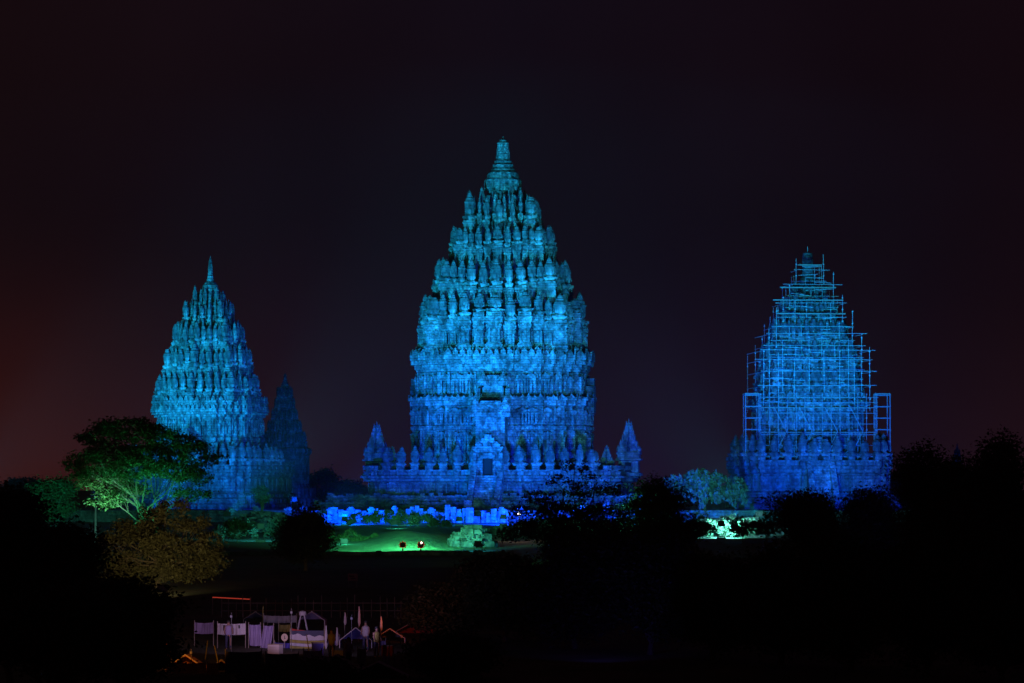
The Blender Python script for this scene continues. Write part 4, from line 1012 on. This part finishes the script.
ptent(222, 660, 14, 10, M_or, 'smaller orange shelter between leaves and navy tent', Y=206)
ptent(198, 646, 18, 14, M_or, 'orange-lit canvas tent behind black leaves at bottom left', Y=230)
ptent(417, 620, 26, 14, M_red2, 'wide dim red-roofed tent at the right of the camp', Y=236)
ptent(312, 612, 13, 8, M_purple, 'dim lilac tent roof behind the little white tank', Y=236)
ptent(390, 629, 15, 9, M_grey, 'small grey tent between the pointed blue tent and the red-roofed tent', Y=231)
ptent(256, 612, 12, 7, M_navy, 'small dark tent behind the grey board at the left', Y=237)
ptent(336, 655, 17, 10, M_grey, 'low grey tent in front of the banded stall, near the bottom edge', Y=206)
cloth(298, 656, 330, 664, M_purple, 'long dim lilac sheet low before the low grey tent', Y=203)
cloth(170, 662, 206, 672, M_or, 'long orange-lit sheet at the very bottom left', Y=203, skew=.05)
# white four-legged stand
c = cp(303, 613, 229); T = empty('water_tower', (c.x, c.y, 0), 0, 'little white tank on splayed legs above the banded stall', 'tower')
for s_ in (-1, 1):
    for t_ in (-1, 1):
        q = MB(); q.tube((s_*.28, t_*.28, c.z-1.0), (s_*.1, t_*.1, c.z-.1), .035); q.tube((s_*.28, t_*.28, 0), (s_*.28, t_*.28, c.z-1.0), .035); q.build('leg', M_white, T)
q = MB(); q.lathe([(.2, -.12), (.22, .0), (.2, .1), (.03, .16)], (0, 0, c.z), 10); q.build('tank', M_white, T)
# yellow tarpaulin beside it
cloth(279, 624, 291, 631, M_yel, 'yellow-green cloth roof between grey board and banded stall', nm='cloth_roof', Y=230, cat='cloth')
# pennant flags
for px, py, h, Y, lab in ((337, 627, 20, 228, 'thin white pennant pole left of the pointed tent'), (359, 606, 22, 232, 'thin white pennant pole behind the pointed tent'), (326, 625, 26, 225, 'white furled flag beside the banded stall'), (381, 616, 16, 230, 'white furled flag right of the pointed tent'), (345, 612, 14, 232, 'short white furled flag behind the pointed tent')):
    c = cp(px, py, Y); T = empty('flag', (c.x, Y, 0), 0, lab, 'flag', 'furled flags in the camp')
    q = MB(); q.tube((0, 0, 0), (0, 0, c.z), .02); q.build('pole', M_fence, T)
    q = MB(); q.lathe([(.015, 0), (.03, -.1), (.07, -h*.35*Y/F), (.085, -h*.75*Y/F), (.03, -h*.9*Y/F)][::-1], (0.03, 0, c.z), 7); q.build('cloth', M_white, T)
# bamboo poles leaning here and there
for i, (px, py, Y, tl, lab) in enumerate(((262, 606, 234, .05, 'thin bamboo pole above the grey board'), (311, 634, 214, -.15, 'bamboo pole leaning before the banded stall'), (343, 640, 212, .3, 'bamboo pole tilted left under the pointed tent'), (369, 645, 210, -.25, 'bamboo pole leaning below the pointed tent'),
        (388, 634, 214, .1, 'bamboo pole right of the small pale lilac cloth'), (206, 640, 216, .12, 'bamboo pole beside the orange-lit canvas tent'), (219, 645, 212, -.2, 'bamboo pole leaning left of the navy tarpaulin'))):
    c = P(px, py, Y); q = MB(); q.tube((0, 0, 0), (tl*c.z, 0, c.z), .035, .025, 6)
    for k in range(1, 6): q.tube((tl*c.z*k/6, 0, c.z*k/6-.02), (tl*c.z*k/6, 0, c.z*k/6+.02), .042, .042, 6)
    o = q.build('bamboo_pole', M_yel); o.location = (c.x, Y, 0); tag(o, lab, 'pole', 'bamboo poles in the camp')
# people in the camp
def person(px, Y, h, shirt, label, lean=0):
    x = GX(px, Y); T = empty('person', (x, Y, 0), random.uniform(-.8, .8), label, 'person', 'people among the tents')
    sk = bpy.data.meshes.new('person_body')
    k = h/1.7
    J = [(0, 0, .92), (0, 0, 1.15), (0, 0, 1.38), (0, -.01, 1.47), (0, -.02, 1.58), (0, -.02, 1.68),
         (.19, 0, 1.37), (.25, -.03, 1.12), (.22, -.16, .92), (-.19, 0, 1.37), (-.25, -.03, 1.12), (-.22, -.14, .92),
         (.10, 0, .88), (.12, -.03, .48), (.12, .02, .07), (.13, -.16, .03), (-.10, 0, .88), (-.12, .02, .48), (-.12, .06, .07), (-.13, -.12, .03)]
    E = [(0, 1), (1, 2), (2, 3), (3, 4), (4, 5), (2, 6), (6, 7), (7, 8), (2, 9), (9, 10), (10, 11), (0, 12), (12, 13), (13, 14), (14, 15), (0, 16), (16, 17), (17, 18), (18, 19)]
    rad = [.15, .14, .15, .055, .095, .07, .065, .05, .035, .065, .05, .035, .10, .065, .045, .035, .10, .065, .045, .035]
    sk.from_pydata([tuple(c*k for c in j) for j in J], E, []); o = bpy.data.objects.new('body', sk); scene.collection.objects.link(o); o.parent = T
    m = o.modifiers.new('skin', 'SKIN')
    for i, r_ in enumerate(rad): sk.skin_vertices[0].data[i].radius = (r_*k, r_*k*.8, )
    sk.skin_vertices[0].data[0].use_root = True
    o.modifiers.new('sub', 'SUBSURF').levels = 1; o.modifiers['sub'].render_levels = 1
    sk.materials.append(M_skin)
    q = MB(); q.lathe([(.17*k, .86*k), (.175*k, 1.0*k), (.17*k, 1.2*k), (.19*k, 1.36*k), (.08*k, 1.45*k)], (0, 0, 0), 12); s2 = q.build('shirt', shirt, T, True); s2.scale = (1.15, .85, 1)
    q = MB(); q.lathe([(.06*k, 1.60*k), (.105*k, 1.62*k), (.10*k, 1.70*k), (.04*k, 1.75*k)], (0, .01, 0), 10); q.build('hair', M_ink, T, True)
    for s_ in (-1, 1):
        q = MB(); q.tube((s_*.10*k, 0, .9*k), (s_*.12*k, 0, .5*k), .10*k, .08*k, 8); q.tube((s_*.12*k, 0, .5*k), (s_*.12*k, .03, .08*k), .08*k, .06*k, 8); q.build('trouser_leg', M_navy, T)
    return T
M_skin = simple('skin', (.35, .2, .13), .6, 0, .1)
# dim fence behind the camp
Fn = empty('fence', (0, 258, 0), 0, 'dim picket fence with thin uprights behind the camp', 'fence')
x0, x1 = GX(222, 258), GX(440, 258)
x = x0
while x < x1:
    q = MB(); hh = random.uniform(1.0, 1.5); q.tube((x, 0, 0), (x+random.uniform(-.03, .03), 0, hh), .035, .03, 6); q.build('upright', M_fence, Fn); x += random.uniform(.4, .62)
for z in (.45, .95):
    q = MB(); q.box(((x0+x1)/2, .05, z), (x1-x0, .03, .06)); q.build('rail', M_fence, Fn)
# red glowing strip light on a thin post
c0 = P(213, 597, 262); c1 = P(251, 599, 262); T = empty('strip_light', (c0.x, 262, 0), 0, 'thin red glowing strip light left above the camp', 'light')
q = MB(); q.tube((0, 0, c0.z), (c1.x-c0.x, 0, c1.z), .035, .035, 6); q.build('tube', simple('red_neon', (.3, .05, .03), .5, 0, .1, 1, (1, .09, .05), .32), T)
for x in (0, c1.x-c0.x):
    q = MB(); q.tube((x, .06, 0), (x, .06, c0.z), .03); q.build('post', M_fence, T)
# little notice board on the bank
c = P(353, 577, 300); T = empty('notice_board', (c.x, 300, 0), 0, 'small dim reddish notice board standing above the fence', 'sign')
q = MB(); q.box((0, 0, c.z), (.75, .06, .55)); q.build('panel', simple('faded_red_board', (.4, .2, .2)), T)
for x in (-.3, .3):
    q = MB(); q.tube((x, .05, 0), (x, .05, c.z), .03); q.build('post', M_fence, T)
q = MB(); q.box((-.1, -.04, c.z+.08), (.4, .01, .08)); q.box((.05, -.04, c.z-.1), (.35, .01, .06)); q.build('marking', M_ink, T)
for px, Y, h, sh, lab in ((366, 223, 1.7, M_white, 'person in a pale top standing under the pointed tent'), (332, 216, 1.65, M_yel, 'person in a dull yellow shirt beside the banded stall'), (349, 209, 1.6, M_purple, 'person in a lilac shirt left of the pointed tent'),
                          (377, 218, 1.65, M_yel, 'person in a yellow shirt right of the pointed tent'), (414, 208, 1.6, M_white, 'person in a white shirt left of the small bright lamp'), (229, 225, 1.6, M_purple, 'person in lilac behind the white banner')):
    person(px, Y, h, sh, lab)
bulb(P(423, 662, 218), (.9, .92, 1), 2.5, .10, M_glow_w, 'small bright white lamp at the right of the camp')
# added lanterns and unseen spots colouring the camp: purple in the middle, orange left and right, one blue beyond the black trees
def hang(px, py, Y, w_, col, lab, em):
    c = P(px, py, Y); T = empty('added_lantern', (c.x, Y, 0), 0, lab, 'lantern', 'added camp lanterns')
    q = MB(); q.tube((0, 0, 0), (0, 0, c.z+.2), .018); q.tube((0, 0, c.z+.2), (0, -.25, c.z+.2), .015); q.build('pole', M_lamp_body, T)
    q = MB(); q.lathe([(.03, -.08), (.07, -.04), (.07, .05), (.02, .09)], (0, -.25, c.z), 8); q.build('glass', simple('glow_'+em, (.04, .04, .04), .5, 0, .02, 1, col, .08), T)
    d = bpy.data.lights.new('camp_fill_spot', 'SPOT'); d.energy = w_*20; d.color = col; d.shadow_soft_size = .1; d.spot_size = R(85); d.spot_blend = .8
    o = bpy.data.objects.new('camp_fill_spot', d); scene.collection.objects.link(o); o.location = (c.x, Y-5, 1.6); aim(o, (c.x, Y, 2.9))  # unseen spot set apart from the lantern, aimed to spare the ground
hang(232, 616, 222, 26, (.75, .5, 1), 'added lilac lantern above the white banner', 'lilac_a')
hang(292, 612, 222, 26, (.8, .5, .9), 'added lilac lantern above the banded stall', 'lilac_b')
hang(352, 618, 220, 22, (.55, .4, 1), 'added violet lantern above the pointed tent', 'violet')
hang(192, 652, 207, 45, (1, .33, .05), 'added orange lantern in front of the orange-lit canvas', 'orange')
hang(402, 636, 232, 12, (1, .16, .04), 'added red lantern under the red-roofed tent', 'red')
hang(600, 668, 215, 20, (.12, .1, 1), 'added blue lantern behind the black trees at bottom centre', 'blue')
hang(905, 550, 300, 25, (.1, .12, 1), 'added blue lantern behind the dark trees at right', 'blue_b')

# night haze: one even closed box of thin air round the camera and everything built
hz_m = bpy.data.materials.new('night_haze'); hz_m.use_nodes = True; ht = hz_m.node_tree; ht.nodes.clear()
ho = ht.nodes.new('ShaderNodeOutputMaterial'); hv = ht.nodes.new('ShaderNodeVolumePrincipled')
hv.inputs['Color'].default_value = (.85, .88, .92, 1); hv.inputs['Density'].default_value = HAZE; hv.inputs['Anisotropy'].default_value = .2
ht.links.new(hv.outputs[0], ho.inputs['Volume'])
if HAZE > 0:
    q = MB(); q.box((0, 330, 22), (420, 760, 72)); tag(q.build('haze', hz_m), kind='stuff')
# ------------------------------------------------------------------ stand everything on the sloping ground
for o in list(scene.collection.objects):
    if o.parent is None and o is not cam and o.name != 'haze' and not (o.get('kind') == 'structure'):
        o.location.z += gz(o.location.y)
